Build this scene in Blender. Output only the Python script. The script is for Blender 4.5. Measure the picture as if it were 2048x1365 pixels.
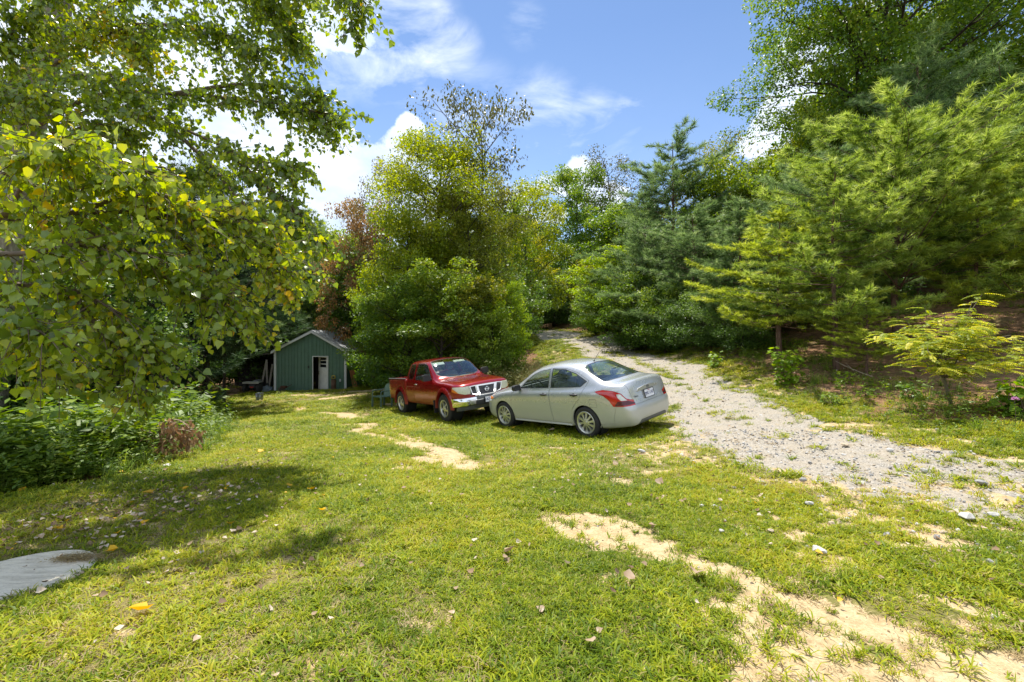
import bpy, bmesh, math, random
import numpy as np
from mathutils import Vector, Matrix, Euler
from mathutils.bvhtree import BVHTree

for _o in list(bpy.data.objects): bpy.data.objects.remove(_o, do_unlink=True)
scene = bpy.context.scene
COL = scene.collection
rad = math.radians
PI = math.pi

# ---------------------------------------------------------------- camera, sky, sun, exposure
F = 910.0; HZ = 668.0            # focal length and horizon row, in pixels of the 2048 wide photograph
cd = bpy.data.cameras.new('camera'); cam = bpy.data.objects.new('camera', cd); COL.objects.link(cam)
cd.sensor_width = 36.0; cd.lens = F / 2048 * 36; cd.clip_start = 0.05; cd.clip_end = 2000
cam.location = (0, 0, 0); cam.rotation_euler = (rad(90), 0, 0)
cd.shift_y = -(682.5 - HZ) / 2048
scene.camera = cam

SUN_AZ = Vector((-0.22, 0.97)).normalized(); SUN_EL = rad(66)
sdir = Vector((SUN_AZ.x * math.cos(SUN_EL), SUN_AZ.y * math.cos(SUN_EL), math.sin(SUN_EL)))
sl = bpy.data.lights.new('sun', 'SUN'); sl.energy = 3.15; sl.angle = rad(0.6); sl.color = (1.0, 0.95, 0.86)
so = bpy.data.objects.new('sun', sl); COL.objects.link(so)
so.rotation_euler = sdir.to_track_quat('Z', 'Y').to_euler(); so.location = (0, 0, 60)

world = bpy.data.worlds.new('World'); scene.world = world; world.use_nodes = True
def px_dir(px, py): return Vector(((px - 1024) / F, 1.0, (HZ - py) / F)).normalized()
def build_world():
    nt = world.node_tree; nt.nodes.clear(); N = nt.nodes.new; L = nt.links.new
    sky = N('ShaderNodeTexSky'); sky.sky_type = 'NISHITA'; sky.sun_disc = False
    sky.sun_elevation = SUN_EL; sky.sun_rotation = math.atan2(SUN_AZ.x, SUN_AZ.y)
    sky.altitude = 1500; sky.air_density = 1.0; sky.dust_density = 0.1; sky.ozone_density = 3.0
    tc = N('ShaderNodeTexCoord')
    def math_(op, a, b=None, clamp=False):
        m = N('ShaderNodeMath'); m.operation = op; m.use_clamp = clamp
        for i, v in enumerate((a, b)):
            if v is None: continue
            if isinstance(v, (int, float)): m.inputs[i].default_value = v
            else: L(v, m.inputs[i])
        return m.outputs[0]
    def noise(scale, detail, rough, stretch=(1, 1, 1), dist=0.0):
        mp = N('ShaderNodeMapping'); L(tc.outputs['Generated'], mp.inputs['Vector']); mp.inputs['Scale'].default_value = stretch
        n = N('ShaderNodeTexNoise'); n.inputs['Scale'].default_value = scale; n.inputs['Detail'].default_value = detail
        n.inputs['Roughness'].default_value = rough; n.inputs['Distortion'].default_value = dist
        L(mp.outputs[0], n.inputs['Vector']); return n.outputs['Fac']
    big = noise(3.0, 2, 0.5, (1, 1, 1.6)); fine = noise(9.0, 7, 0.62, (1, 1, 1.3), 0.15)
    # cumulus banks: (pixel x, pixel y, angular radius deg, weight)
    blobs = [(640, 400, 11, 1.0), (500, 330, 11, .95), (340, 200, 11, .8), (390, 40, 10, .7), (650, 10, 6.0, .8), (760, 345, 5.2, .95), (690, 440, 7, .9), (818, 258, 2.0, .80), (806, 305, 3.4, .95),
             (880, 420, 6, .8), (1000, 430, 6, .7), (1170, 365, 3.6, .8), (1230, 400, 3.0, .7), (1090, 400, 4, .6), (1540, 290, 3.6, .95), (1600, 250, 4.4, 1.0), (1490, 320, 2.6, .7), (1700, 200, 8, 1.0),
             (2000, 200, 7, .5), (1950, 90, 5, .35), (100, 100, 20, .9), (0, 400, 22, .9)]
    acc = None
    for (x, y, r, w) in blobs:
        d = px_dir(x, y)
        vm = N('ShaderNodeVectorMath'); vm.operation = 'DOT_PRODUCT'; L(tc.outputs['Generated'], vm.inputs[0]); vm.inputs[1].default_value = d
        mr = N('ShaderNodeMapRange'); mr.interpolation_type = 'SMOOTHSTEP'
        mr.inputs['From Min'].default_value = math.cos(rad(r * 1.25)); mr.inputs['From Max'].default_value = math.cos(rad(r * 0.35)); mr.inputs['To Max'].default_value = w
        L(vm.outputs['Value'], mr.inputs['Value'])
        acc = mr.outputs[0] if acc is None else math_('MAXIMUM', acc, mr.outputs[0])
    # unseen cloud cover added behind the camera as fill light from the front
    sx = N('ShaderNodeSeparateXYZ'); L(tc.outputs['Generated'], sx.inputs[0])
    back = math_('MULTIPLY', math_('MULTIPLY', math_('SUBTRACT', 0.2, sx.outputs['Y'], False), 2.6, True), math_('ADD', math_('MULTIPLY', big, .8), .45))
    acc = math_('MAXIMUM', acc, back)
    dens = math_('ADD', acc, math_('MULTIPLY', math_('SUBTRACT', fine, 0.5), 1.9))
    cm = N('ShaderNodeMapRange'); cm.interpolation_type = 'SMOOTHSTEP'; cm.inputs['From Min'].default_value = 0.42; cm.inputs['From Max'].default_value = 0.66
    L(dens, cm.inputs['Value'])
    # thin wisps: (px,py,r,w)
    wis = None
    for (x, y, r, w) in [(760, 95, 5.0, .75), (850, 55, 3.4, .55), (840, 125, 3.4, .6), (915, 95, 2.4, .5), (600, 130, 5, .7), (1080, 240, 4.5, .55), (1180, 250, 3.5, .5), (1250, 232, 2.0, .5), (1180, 310, 4.5, .3), (1050, 50, 2, .35), (960, 230, 5, .35)]:
        d = px_dir(x, y)
        vm = N('ShaderNodeVectorMath'); vm.operation = 'DOT_PRODUCT'; L(tc.outputs['Generated'], vm.inputs[0]); vm.inputs[1].default_value = d
        mr = N('ShaderNodeMapRange'); mr.interpolation_type = 'SMOOTHSTEP'
        mr.inputs['From Min'].default_value = math.cos(rad(r * 1.4)); mr.inputs['From Max'].default_value = math.cos(rad(r * 0.2)); mr.inputs['To Max'].default_value = w
        L(vm.outputs['Value'], mr.inputs['Value'])
        wis = mr.outputs[0] if wis is None else math_('MAXIMUM', wis, mr.outputs[0])
    wn = noise(10.0, 6, 0.6, (0.55, 0.6, 1.5), 0.5)
    wm = N('ShaderNodeMapRange'); wm.inputs['From Min'].default_value = 0.42; wm.inputs['From Max'].default_value = 0.78; L(wn, wm.inputs['Value'])
    wfac = math_('MULTIPLY', wis, wm.outputs[0]); wfac = math_('MULTIPLY', wfac, 1.7, True)
    hz = N('ShaderNodeMapRange'); hz.inputs['From Min'].default_value = 0.0; hz.inputs['From Max'].default_value = 0.55; hz.inputs['To Min'].default_value = 0.16; hz.inputs['To Max'].default_value = 0.0
    L(sx.outputs['Z'], hz.inputs['Value'])
    fac = math_('MAXIMUM', math_('MULTIPLY', cm.outputs[0], 0.93), wfac); fac = math_('MAXIMUM', fac, hz.outputs[0])
    # cloud body: white tops with pale blue grey bellies
    body = noise(5.0, 5, 0.6, (1, 1, 1.5))
    cr = N('ShaderNodeValToRGB'); L(body, cr.inputs[0]); e = cr.color_ramp.elements
    e[0].position = 0.3; e[0].color = (0.46, 0.58, 0.76, 1); e[1].position = 0.66; e[1].color = (0.86, 0.91, 0.98, 1)
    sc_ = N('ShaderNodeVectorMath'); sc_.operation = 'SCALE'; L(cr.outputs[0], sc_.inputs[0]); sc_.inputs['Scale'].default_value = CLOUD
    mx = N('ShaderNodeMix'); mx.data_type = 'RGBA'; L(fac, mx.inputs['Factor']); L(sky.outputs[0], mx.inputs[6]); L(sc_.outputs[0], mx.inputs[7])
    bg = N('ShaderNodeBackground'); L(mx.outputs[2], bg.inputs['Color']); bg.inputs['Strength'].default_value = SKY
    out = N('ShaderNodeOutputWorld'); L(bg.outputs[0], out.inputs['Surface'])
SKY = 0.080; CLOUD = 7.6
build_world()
scene.view_settings.view_transform = 'Standard'; scene.view_settings.look = 'None'
scene.view_settings.gamma = 1; scene.view_settings.use_curve_mapping = False
scene.view_settings.exposure = 1.33
scene.render.engine = 'CYCLES'
scene.cycles.max_bounces = 7; scene.cycles.transparent_max_bounces = 12; scene.cycles.diffuse_bounces = 4
scene.cycles.transmission_bounces = 6; scene.cycles.sample_clamp_indirect = 6.0

# ---------------------------------------------------------------- helpers
rng = np.random.default_rng(7)
def at(px, py, d): return Vector(((px - 1024) / F * d, d, (HZ - py) / F * d))

def hash2(ix, iy, s):
    h = (ix.astype(np.int64) * 374761393 + iy.astype(np.int64) * 668265263 + s * 1442695041) & 0xffffffff
    h = ((h ^ (h >> 13)) * 1274126177) & 0xffffffff
    return ((h ^ (h >> 16)) & 0xffff) / 65535.0
def vnoise(x, y, s=0):
    x = np.asarray(x, float); y = np.asarray(y, float)
    ix = np.floor(x); iy = np.floor(y); fx = x - ix; fy = y - iy
    fx = fx * fx * (3 - 2 * fx); fy = fy * fy * (3 - 2 * fy)
    a = hash2(ix, iy, s); b = hash2(ix + 1, iy, s); c = hash2(ix, iy + 1, s); d = hash2(ix + 1, iy + 1, s)
    return (a * (1 - fx) + b * fx) * (1 - fy) + (c * (1 - fx) + d * fx) * fy
def fbm(x, y, s=0, o=4):
    t = 0; a = 1; n = 0
    for i in range(o):
        t = t + a * vnoise(np.asarray(x) * 2 ** i + 17.3 * i, np.asarray(y) * 2 ** i - 9.1 * i, s + i); n += a; a *= 0.5
    return t / n

def pchip(x, y, xi):
    h = np.diff(x); d = np.diff(y, axis=0) / h[:, None]; m = np.zeros_like(y)
    for i in range(1, len(x) - 1):
        w1 = 2 * h[i] + h[i - 1]; w2 = h[i] + 2 * h[i - 1]; s = d[i - 1] * d[i] > 0
        with np.errstate(all='ignore'): m[i] = np.where(s, (w1 + w2) / (w1 / d[i - 1] + w2 / d[i]), 0)
    m[0] = d[0]; m[-1] = d[-1]; k = np.clip(np.searchsorted(x, xi, 'right') - 1, 0, len(x) - 2)
    t = ((xi - x[k]) / h[k])[:, None]; hk = h[k][:, None]
    return (2 * t ** 3 - 3 * t ** 2 + 1) * y[k] + (t ** 3 - 2 * t ** 2 + t) * hk * m[k] + (-2 * t ** 3 + 3 * t ** 2) * y[k + 1] + (t ** 3 - t ** 2) * hk * m[k + 1]
def np_mesh(name, V, Fc, attrs=None, mats=(), smooth=False):
    """V (N,3), Fc (M,k) array of equal sided faces"""
    V = np.asarray(V, np.float32); Fc = np.asarray(Fc, np.int32)
    me = bpy.data.meshes.new(name); k = Fc.shape[1]
    me.vertices.add(len(V)); me.vertices.foreach_set('co', V.ravel())
    me.loops.add(Fc.size); me.loops.foreach_set('vertex_index', Fc.ravel())
    me.polygons.add(len(Fc)); me.polygons.foreach_set('loop_start', np.arange(0, Fc.size, k, dtype=np.int32))
    if smooth: me.polygons.foreach_set('use_smooth', np.ones(len(Fc), bool))
    me.update(calc_edges=True)
    for an, av in (attrs or {}).items():
        a = me.attributes.new(an, 'FLOAT', 'POINT'); a.data.foreach_set('value', np.asarray(av, np.float32))
    for m in mats: me.materials.append(m)
    return me
def link(name, me, parent=None, loc=None, rot=None, scale=None):
    o = bpy.data.objects.new(name, me); COL.objects.link(o)
    if parent is not None: o.parent = parent
    if loc is not None: o.location = loc
    if rot is not None: o.rotation_euler = rot
    if scale is not None: o.scale = scale if hasattr(scale, '__len__') else (scale,) * 3
    return o
def tag(o, label=None, cat=None, group=None, kind=None):
    if label: o['label'] = label
    if cat: o['category'] = cat
    if group: o['group'] = group
    if kind: o['kind'] = kind
    return o
def thing(name, label, cat, loc=(0, 0, 0), rot=(0, 0, 0), group=None):
    o = link(name, None, None, loc, rot); o.empty_display_size = 0.1
    return tag(o, label, cat, group)
def override(o, m, slot=0):
    o.material_slots[slot].link = 'OBJECT'; o.material_slots[slot].material = m

class MB:
    """collects simple shapes and links them as one mesh"""
    def __init__(s): s.bm = bmesh.new()
    def box(s, c, d, rot=None, bevel=0.0):
        M = Matrix.Translation(Vector(c))
        if rot is not None: M = M @ Euler(rot).to_matrix().to_4x4()
        g = bmesh.ops.create_cube(s.bm, size=1.0, matrix=M @ Matrix.Diagonal((d[0], d[1], d[2], 1)))
        if bevel > 0:
            es = list({e for v in g['verts'] for e in v.link_edges})
            bmesh.ops.bevel(s.bm, geom=es, offset=bevel, segments=2, affect='EDGES', clamp_overlap=True)
        return s
    def cyl(s, a, b, r0, r1=None, n=12, caps=True):
        a = Vector(a); b = Vector(b); d = b - a; r1 = r0 if r1 is None else r1
        M = Matrix.Translation((a + b) / 2) @ d.to_track_quat('Z', 'Y').to_matrix().to_4x4()
        bmesh.ops.create_cone(s.bm, cap_ends=caps, segments=n, radius1=r0, radius2=r1, depth=d.length, matrix=M)
        return s
    def tube(s, pts, r, n=6, caps=True):
        pts = [Vector(p) for p in pts]; rr = r if hasattr(r, '__len__') else [r] * len(pts)
        rings = []; up = Vector((0.13, 0.21, 0.97))
        for i, p in enumerate(pts):
            t = (pts[min(i + 1, len(pts) - 1)] - pts[max(i - 1, 0)]).normalized()
            x = t.cross(up); x = x.normalized() if x.length > 1e-4 else t.orthogonal().normalized(); y = t.cross(x)
            rings.append([s.bm.verts.new(p + (x * math.cos(2 * PI * k / n) + y * math.sin(2 * PI * k / n)) * rr[i]) for k in range(n)])
        for a, b in zip(rings, rings[1:]):
            for k in range(n): s.bm.faces.new((a[k], a[(k + 1) % n], b[(k + 1) % n], b[k]))
        if caps: s.bm.faces.new(rings[0][::-1]); s.bm.faces.new(rings[-1])
        return s
    def lathe(s, prof, n=32, M=Matrix()):
        rings = []
        for (r, z) in prof:
            if r < 1e-6: rings.append([s.bm.verts.new(M @ Vector((0, 0, z)))])
            else: rings.append([s.bm.verts.new(M @ Vector((r * math.cos(2 * PI * k / n), r * math.sin(2 * PI * k / n), z))) for k in range(n)])
        for a, b in zip(rings, rings[1:]):
            for k in range(n):
                k2 = (k + 1) % n
                if len(a) == 1 and len(b) == 1: continue
                if len(a) == 1: s.bm.faces.new((a[0], b[k], b[k2]))
                elif len(b) == 1: s.bm.faces.new((a[k], b[0], a[k2]))
                else: s.bm.faces.new((a[k], b[k], b[k2], a[k2]))
        return s
    def prism(s, poly, axis, a, b, M=Matrix()):
        """poly: 2d outline; extruded along axis ('x','y','z') from a to b"""
        def P(u, v, w):
            return M @ Vector({'y': (u, w, v), 'x': (w, u, v), 'z': (u, v, w)}[axis])
        A = [s.bm.verts.new(P(u, v, a)) for u, v in poly]; B = [s.bm.verts.new(P(u, v, b)) for u, v in poly]
        n = len(poly); s.bm.faces.new(A); s.bm.faces.new(B[::-1])
        for i in range(n): s.bm.faces.new((A[i], B[i], B[(i + 1) % n], A[(i + 1) % n]))
        return s
    def mesh(s, name, m=None, smooth=None):
        bmesh.ops.recalc_face_normals(s.bm, faces=s.bm.faces)
        me = bpy.data.meshes.new(name); s.bm.to_mesh(me); s.bm.free()
        if m: me.materials.append(m)
        if smooth is not None:
            me.polygons.foreach_set('use_smooth', [True] * len(me.polygons)); me.set_sharp_from_angle(angle=rad(smooth))
        return me
    def obj(s, name, m, parent=None, smooth=35, **k): return link(name, s.mesh(name, m, smooth), parent, **k)

# ---------------------------------------------------------------- materials
class Nd:
    def __init__(s, name):
        s.m = bpy.data.materials.new(name); s.m.use_nodes = True; s.t = s.m.node_tree; s.t.nodes.clear()
        s.out = s.t.nodes.new('ShaderNodeOutputMaterial')
    def n(s, typ, ins=None, **props):
        nd = s.t.nodes.new(typ)
        for k, v in props.items(): setattr(nd, k, v)
        for k, v in (ins or {}).items():
            i = nd.inputs[k]
            if hasattr(v, 'is_linked'): s.t.links.new(v, i)
            else:
                if hasattr(v, '__len__') and hasattr(i.default_value, '__len__') and len(i.default_value) == 4 and len(v) == 3: v = (*v, 1)
                i.default_value = v
        return nd
    def math(s, op, a, b=0.0, clamp=False):
        return s.n('ShaderNodeMath', {0: a, 1: b}, operation=op, use_clamp=clamp).outputs[0]
    def noise(s, scale, detail=3, rough=0.5, vec=None, dist=0.0):
        i = {'Scale': scale, 'Detail': detail, 'Roughness': rough, 'Distortion': dist}
        if vec is not None: i['Vector'] = vec
        return s.n('ShaderNodeTexNoise', i).outputs['Fac']
    def ramp(s, fac, stops):
        r = s.n('ShaderNodeValToRGB', {0: fac}); e = r.color_ramp.elements
        while len(e) < len(stops): e.new(0.5)
        for el, (p, c) in zip(e, stops): el.position = p; el.color = (*c, 1) if len(c) == 3 else c
        return r.outputs[0]
    def mr(s, v, a, b, c=0.0, d=1.0):
        return s.n('ShaderNodeMapRange', {'Value': v, 'From Min': a, 'From Max': b, 'To Min': c, 'To Max': d}).outputs[0]
    def mix(s, f, a, b):
        return s.n('ShaderNodeMix', {0: f, 6: a, 7: b}, data_type='RGBA').outputs[2]
    def attr(s, name): return s.n('ShaderNodeAttribute', attribute_name=name).outputs['Fac']
    def pos(s): return s.n('ShaderNodeNewGeometry').outputs['Position']
    def objc(s): return s.n('ShaderNodeTexCoord').outputs['Object']
    def bump(s, h, st=0.3, dist=0.01): return s.n('ShaderNodeBump', {'Height': h, 'Strength': st, 'Distance': dist}).outputs[0]
    def done(s, shader): s.t.links.new(shader, s.out.inputs[0]); return s.m
    def bsdf(s, col, rough=0.5, **k):
        ins = {'Base Color': col, 'Roughness': rough}; ins.update(k); return s.n('ShaderNodeBsdfPrincipled', ins).outputs[0]

def simple(name, col, rough=0.5, metal=0.0, var=0.12, scale=8, bump=0.0, **k):
    d = Nd(name); f = d.noise(scale, 5, 0.6, d.objc())
    lo = tuple(c * (1 - var) for c in col); hi = tuple(min(1, c * (1 + var)) for c in col)
    c = d.ramp(f, [(0.3, lo), (0.7, hi)]); ins = {'Metallic': metal}; ins.update(k)
    r = d.mr(f, 0.3, 0.7, rough * 0.85, min(1, rough * 1.15))
    if bump: ins['Normal'] = d.bump(f, bump)
    return d.done(d.bsdf(c, r, **ins))

def leaf_mat(name, stops, trans=0.4, rough=0.45, clump=0.6, tcol=1.5, spec=0.4, cs=0.9):
    """colour by the per leaf value 'v', shifted clump by clump"""
    d = Nd(name)
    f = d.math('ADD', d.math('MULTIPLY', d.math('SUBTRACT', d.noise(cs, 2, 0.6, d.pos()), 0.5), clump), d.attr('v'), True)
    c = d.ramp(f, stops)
    p = d.bsdf(c, rough, **{'Specular IOR Level': spec})
    hs = d.n('ShaderNodeHueSaturation', {'Hue': 0.487, 'Saturation': 1.1, 'Value': tcol, 'Color': c}).outputs[0]
    t = d.n('ShaderNodeBsdfTranslucent', {'Color': hs}).outputs[0]
    return d.done(d.n('ShaderNodeMixShader', {0: trans, 1: p, 2: t}).outputs[0])
# ---------------------------------------------------------------- terrain: one height field through surveyed points
_cp = []
def cp(x, y, z): _cp.append((x, y, z))
def cpp(px, py, d): p = at(px, py, d); _cp.append((p.x, p.y, p.z))
for p in [(0, 0, -1.42), (0, -12, -1.1), (-12, -12, -1.8), (12, -12, -0.6), (3, 0, -1.4), (-3, 0, -1.5), (0, 2, -1.46), (0, 4, -1.63), (2, 5.5, -1.70), (1, 7, -1.90), (1.6, 9.3, -2.09), (-.1, 11.25, -2.30),
          (-1.8, 12.7, -2.48), (-3.6, 15.3, -2.68), (-6, 19, -2.95), (-3.2, 3.2, -1.67), (-5.1, 5.6, -1.9), (-5.9, 9.4, -2.22), (-8, 13, -2.7), (-10, 20, -3.2), (-9, 8, -2.7), (-13, 14, -3.5),
          (-16, 23, -3.6), (-25, 20, -4.3), (-22, 30, -4.0), (0, 18, -2.15), (-3, 22, -2.75), (1.5, 14, -1.9), (0, 30, -1.6), (-6, 32, -2.8), (-5, 45, -2.3), (-30, 50, -4.5), (-30, 0, -4.2),
          (15, 15, 0.9), (22, 30, 3.6), (11, 45, 2.6), (25, 8, 1.8), (16, 2, -0.4), (30, 55, 5), (0, 60, 0.2), (-4, 54, 0.0), (14, 7, -.45), (40, 20, 4), (-50, 20, -5), (-40, 80, -5), (10, 90, 1), (60, 80, 6)]: cp(*p)
for p in [(1900, 1100, 3.2), (2048, 1000, 4.3), (1800, 960, 5.1), (1620, 880, 6.9), (1450, 800, 10.7), (1330, 745, 15.6), (1220, 705, 24), (1130, 680, 34), (1065, 663, 45),
          (1345, 720, 18.5), (1480, 785, 11.2), (1700, 855, 7.6), (2048, 925, 5.3), (1900, 815, 8.0), (2048, 850, 6.8), (1610, 733, 12.5), (1400, 690, 19), (2000, 715, 11), (1250, 655, 30),
          (1730, 735, 11.8), (1120, 662, 46), (1180, 660, 42),
          (1100, 712, 24.5), (1060, 700, 28), (549, 783, 28.6), (693, 777, 28.2), (1180, 735, 17.5)]: cpp(*p)
for (x_, y_, z_) in [(5.25, 20, -1.0), (5.1, 25, -.74), (4.5, 31, -.36), (3.6, 37, 0.0), (2.3, 44, .28), (-.5, 51, .45), (-5, 58, .1)]:
    for q_ in (-2, 0, 2): _cp.append((x_ + q_, y_, z_ + .06 * q_))
_cp = np.array([c for c in _cp if c not in ((-4, 54, 0.0), (0, 60, .2))], float)
def _U(r2): return 0.5 * r2 * np.log(r2 + 1e-9)
_n = len(_cp); _d2 = ((_cp[:, None, :2] - _cp[None, :, :2]) ** 2).sum(-1)
_A = np.zeros((_n + 3, _n + 3)); _A[:_n, :_n] = _U(_d2) + np.eye(_n) * 0.35; _A[:_n, _n] = 1; _A[:_n, _n + 1:] = _cp[:, :2]; _A[_n:, :_n] = _A[:_n, _n:].T
_w = np.linalg.solve(_A, np.concatenate([_cp[:, 2], [0, 0, 0]]))
def terrain(x, y):
    x = np.atleast_1d(np.asarray(x, float)); y = np.atleast_1d(np.asarray(y, float))
    r = np.hypot(x, y); k = np.minimum(1, 95 / np.maximum(r, 1e-6)); xx = x * k; yy = y * k; out = np.empty_like(x)
    for i in range(0, len(x), 40000):
        a = xx[i:i + 40000]; b = yy[i:i + 40000]
        out[i:i + 40000] = _U((a[:, None] - _cp[:, 0]) ** 2 + (b[:, None] - _cp[:, 1]) ** 2) @ _w[:_n] + _w[_n] + _w[_n + 1] * a + _w[_n + 2] * b
    out += (fbm(x * 0.9, y * 0.9, 3, 3) - 0.5) * 0.07 + (fbm(x * 5, y * 5, 9, 2) - 0.5) * 0.018
    return out
def gz(x, y): return float(terrain(x, y)[0])
def hits(pts):
    """where the sight lines of these pixels meet the ground"""
    pts = np.asarray(pts, float); dx = (pts[:, 0] - 1024) / F; dz = (HZ - pts[:, 1]) / F
    d = np.full(len(pts), 1.5); done = np.zeros(len(pts), bool)
    while d.max() < 60 and not done.all():
        below = dz * d < terrain(dx * d, d); done |= below; d = np.where(done, d, d * 1.01)
    return np.stack([dx * d, d], 1)
def on(px, py):
    x, y = hits([(px, py)])[0]; return Vector((x, y, gz(x, y)))

def seg_dist(x, y, P, R):
    """distance to a polyline of varying half width, negative inside; R per point"""
    best = np.full(np.shape(x), 1e9)
    for (a, b, ra, rb) in zip(P[:-1], P[1:], R[:-1], R[1:]):
        ab = b - a; L2 = max(1e-9, ab @ ab); t = np.clip(((x - a[0]) * ab[0] + (y - a[1]) * ab[1]) / L2, 0, 1)
        best = np.minimum(best, np.hypot(x - a[0] - t * ab[0], y - a[1] - t * ab[1]) - (ra + (rb - ra) * t))
    return best
# gravel drive: centre line and half width in metres
ROAD = [(7.3, 1.2, 1.15), (5.5, 3.4, 1.15), (4.5, 5.2, 1.08), (4.25, 7.2, 1.05), (4.45, 9.5, 1.02), (4.85, 12.5, 1.05), (5.15, 16, 1.15), (5.3, 20, 1.25), (5.1, 25, 1.35), (4.5, 31, 1.5), (3.6, 37, 1.6), (2.3, 44, 1.7), (-.5, 51, 1.8), (-5, 58, 1.8)]
_RP = np.array([r[:2] for r in ROAD]); _RR = np.array([r[2] for r in ROAD])
SOIL = [([(1030, 1003), (1075, 1006)], [.07, .05]), ([(1100, 1035), (1200, 1040), (1300, 1060)], [.16, .14, .07]), ([(1130, 1050), (1220, 1085), (1300, 1100), (1420, 1132), (1500, 1158), (1560, 1190), (1640, 1225), (1760, 1262), (1900, 1310), (2060, 1350)], [.10, .22, .19, .13, .12, .13, .16, .17, .18, .19]),
        ([(1230, 1060), (1300, 1090)], [.2, .16]), ([(1520, 1180), (1500, 1240), (1530, 1310), (1500, 1380)], [.08, .06, .1, .12]), ([(1560, 1240), (1580, 1330), (1640, 1360)], [.05, .1, .12]), ([(1640, 1260), (1700, 1340), (1800, 1372)], [.09, .12, .16]), ([(1850, 1330), (1990, 1400)], [.14, .2]), ([(1375, 1225), (1430, 1205)], [.05, .03]),
        ([(640, 826), (690, 830), (715, 838)], [.3, .4, .3]), ([(700, 850), (735, 848), (720, 865)], [.25, .3, .2]), ([(715, 864), (760, 874), (800, 884), (840, 895)], [.12, .24, .16, .28]), ([(800, 868), (850, 890), (880, 903), (900, 920), (930, 938), (985, 928)], [.16, .24, .3, .32, .16, .05]), ([(800, 935), (835, 938)], [.12, .1]), ([(840, 918), (890, 925)], [.2, .22]),
        ([(712, 908), (738, 906)], [.1, .06]), ([(870, 985), (890, 987)], [.06, .04]), ([(1240, 965), (1270, 970)], [.12, .1]),
        ([(590, 790), (640, 792)], [.4, .5]), ([(660, 797), (720, 790)], [.5, .5]), ([(680, 786), (760, 780)], [.5, .6]), ([(600, 815), (600, 822)], [.2, .2]), ([(770, 808), (800, 812)], [.4, .3]), ([(1820, 1060), (1900, 1090)], [.1, .12]), ([(1700, 1030), (1760, 1040)], [.1, .1]), ([(1640, 1120), (1690, 1125)], [.05, .05]), ([(1900, 1200), (1960, 1220)], [.05, .05])]
_SP = [(hits(p), r) for p, r in SOIL]
LAWN_L = hits([(-60, 1010), (60, 1000), (200, 962), (330, 935), (430, 895), (462, 850), (450, 815), (430, 800)])   # where the weeds start on the left
def road_d(x, y): return seg_dist(x, y, _RP, _RR)
def soil_d(x, y):
    b = np.full(np.shape(x), 1e9)
    for P, R in _SP: b = np.minimum(b, seg_dist(x, y, P, R))
    return b
def sstep(a, b, v): t = np.clip((v - a) / (b - a), 0, 1); return t * t * (3 - 2 * t)
def left_wood(x, y):
    """positive metres inside the weeds and wood on the left"""
    yy = np.clip(y, LAWN_L[0, 1], LAWN_L[-1, 1]); o = np.argsort(LAWN_L[:, 1])
    xe = np.interp(yy, LAWN_L[o, 1], LAWN_L[o, 0])
    xe = np.where(y > LAWN_L[-1, 1], xe - (y - LAWN_L[-1, 1]) * 0.0, xe); xe = np.where(y < LAWN_L[0, 1], xe - (LAWN_L[0, 1] - y) * 0.8, xe)
    e = xe - x
    return np.where((y > 30) & (x < -4), np.maximum(e, y - 30), e)
def masks(x, y):
    n1 = fbm(x * 1.6, y * 1.6, 21, 4); n2 = fbm(x * 7, y * 7, 33, 3); n3 = fbm(x * 0.55, y * 0.55, 41, 3)
    rd = road_d(x, y) + (n1 - .5) * 1.3 + (n2 - .5) * .5
    ctr = rd + 1.05
    gravel = (1 - sstep(-.30, .45, rd)) * (1 - .75 * sstep(.28, .10, np.abs(ctr - 0.0) + (n2 - .5) * .5) * sstep(.45, .6, n1))
    gravel = gravel * (1 - (.75 * sstep(6.2, 3.8, y)) * sstep(.40, .56, n2 * .7 + n1 * .3))
    apron = (1 - sstep(0, 2.6, rd)) * (1 - sstep(8, 13, y)) * 0.0 + (1 - sstep(.6, 2.9, rd)) * (1 - sstep(7.0, 11, y)) * (x < 6.5) * (y > 1.5)
    sd = soil_d(x, y) + (n2 - .5) * .26 + (n1 - .5) * .30 + (fbm(x * 20, y * 20, 61, 2) - .5) * .12
    soil = 1 - sstep(-.10, .12, sd)
    patch = sstep(.645, .71, n2 * .68 + n1 * .25 + n3 * .17 + apron * (.085 + .12 * (fbm(x * 16, y * 16, 55, 2) - .45)) - .05 * (x < .5)) * .9        # thin places everywhere, more beside the gravel
    soil = np.maximum(soil, patch)
    bank = sstep(.25, 1.2, rd) * (x > 4.2) * (y > 2)
    rock = seg_dist(x, y, _RP, _RR)
    lw = sstep(-.1, .5, left_wood(x, y) + (n1 - .5) * .5)
    mid = sstep(0, 1, (y - (16.5 + np.maximum(0, -x - 3) * 3.4)) / 1.5) * (x > -9.5) * (1 - sstep(1.0, 1.6, x + (n1 - .5) + .0 * y)) * (y < 70)
    mid = np.maximum(mid, sstep(46, 50, y)) * sstep(.8, 2.2, rock)
    wood = np.maximum(np.maximum(lw, mid), sstep(.7, 1.7, rock + (n1 - .5) * 1.4 - 1.3 * sstep(8.5, 6, y)) * (x > 4.2) * (y > 0))
    dry = np.clip(sstep(.48, .7, n3 + .35 * (n1 - .5)) * .8, 0, 1)
    for (px, py, r) in DRY: dry = np.maximum(dry, (1 - sstep(.3, 1.0, np.hypot(x - px, y - py) / r)) * (.55 + n2 * .6))
    return gravel, soil, wood, np.clip(dry, 0, 1) * .8, apron, bank
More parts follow.
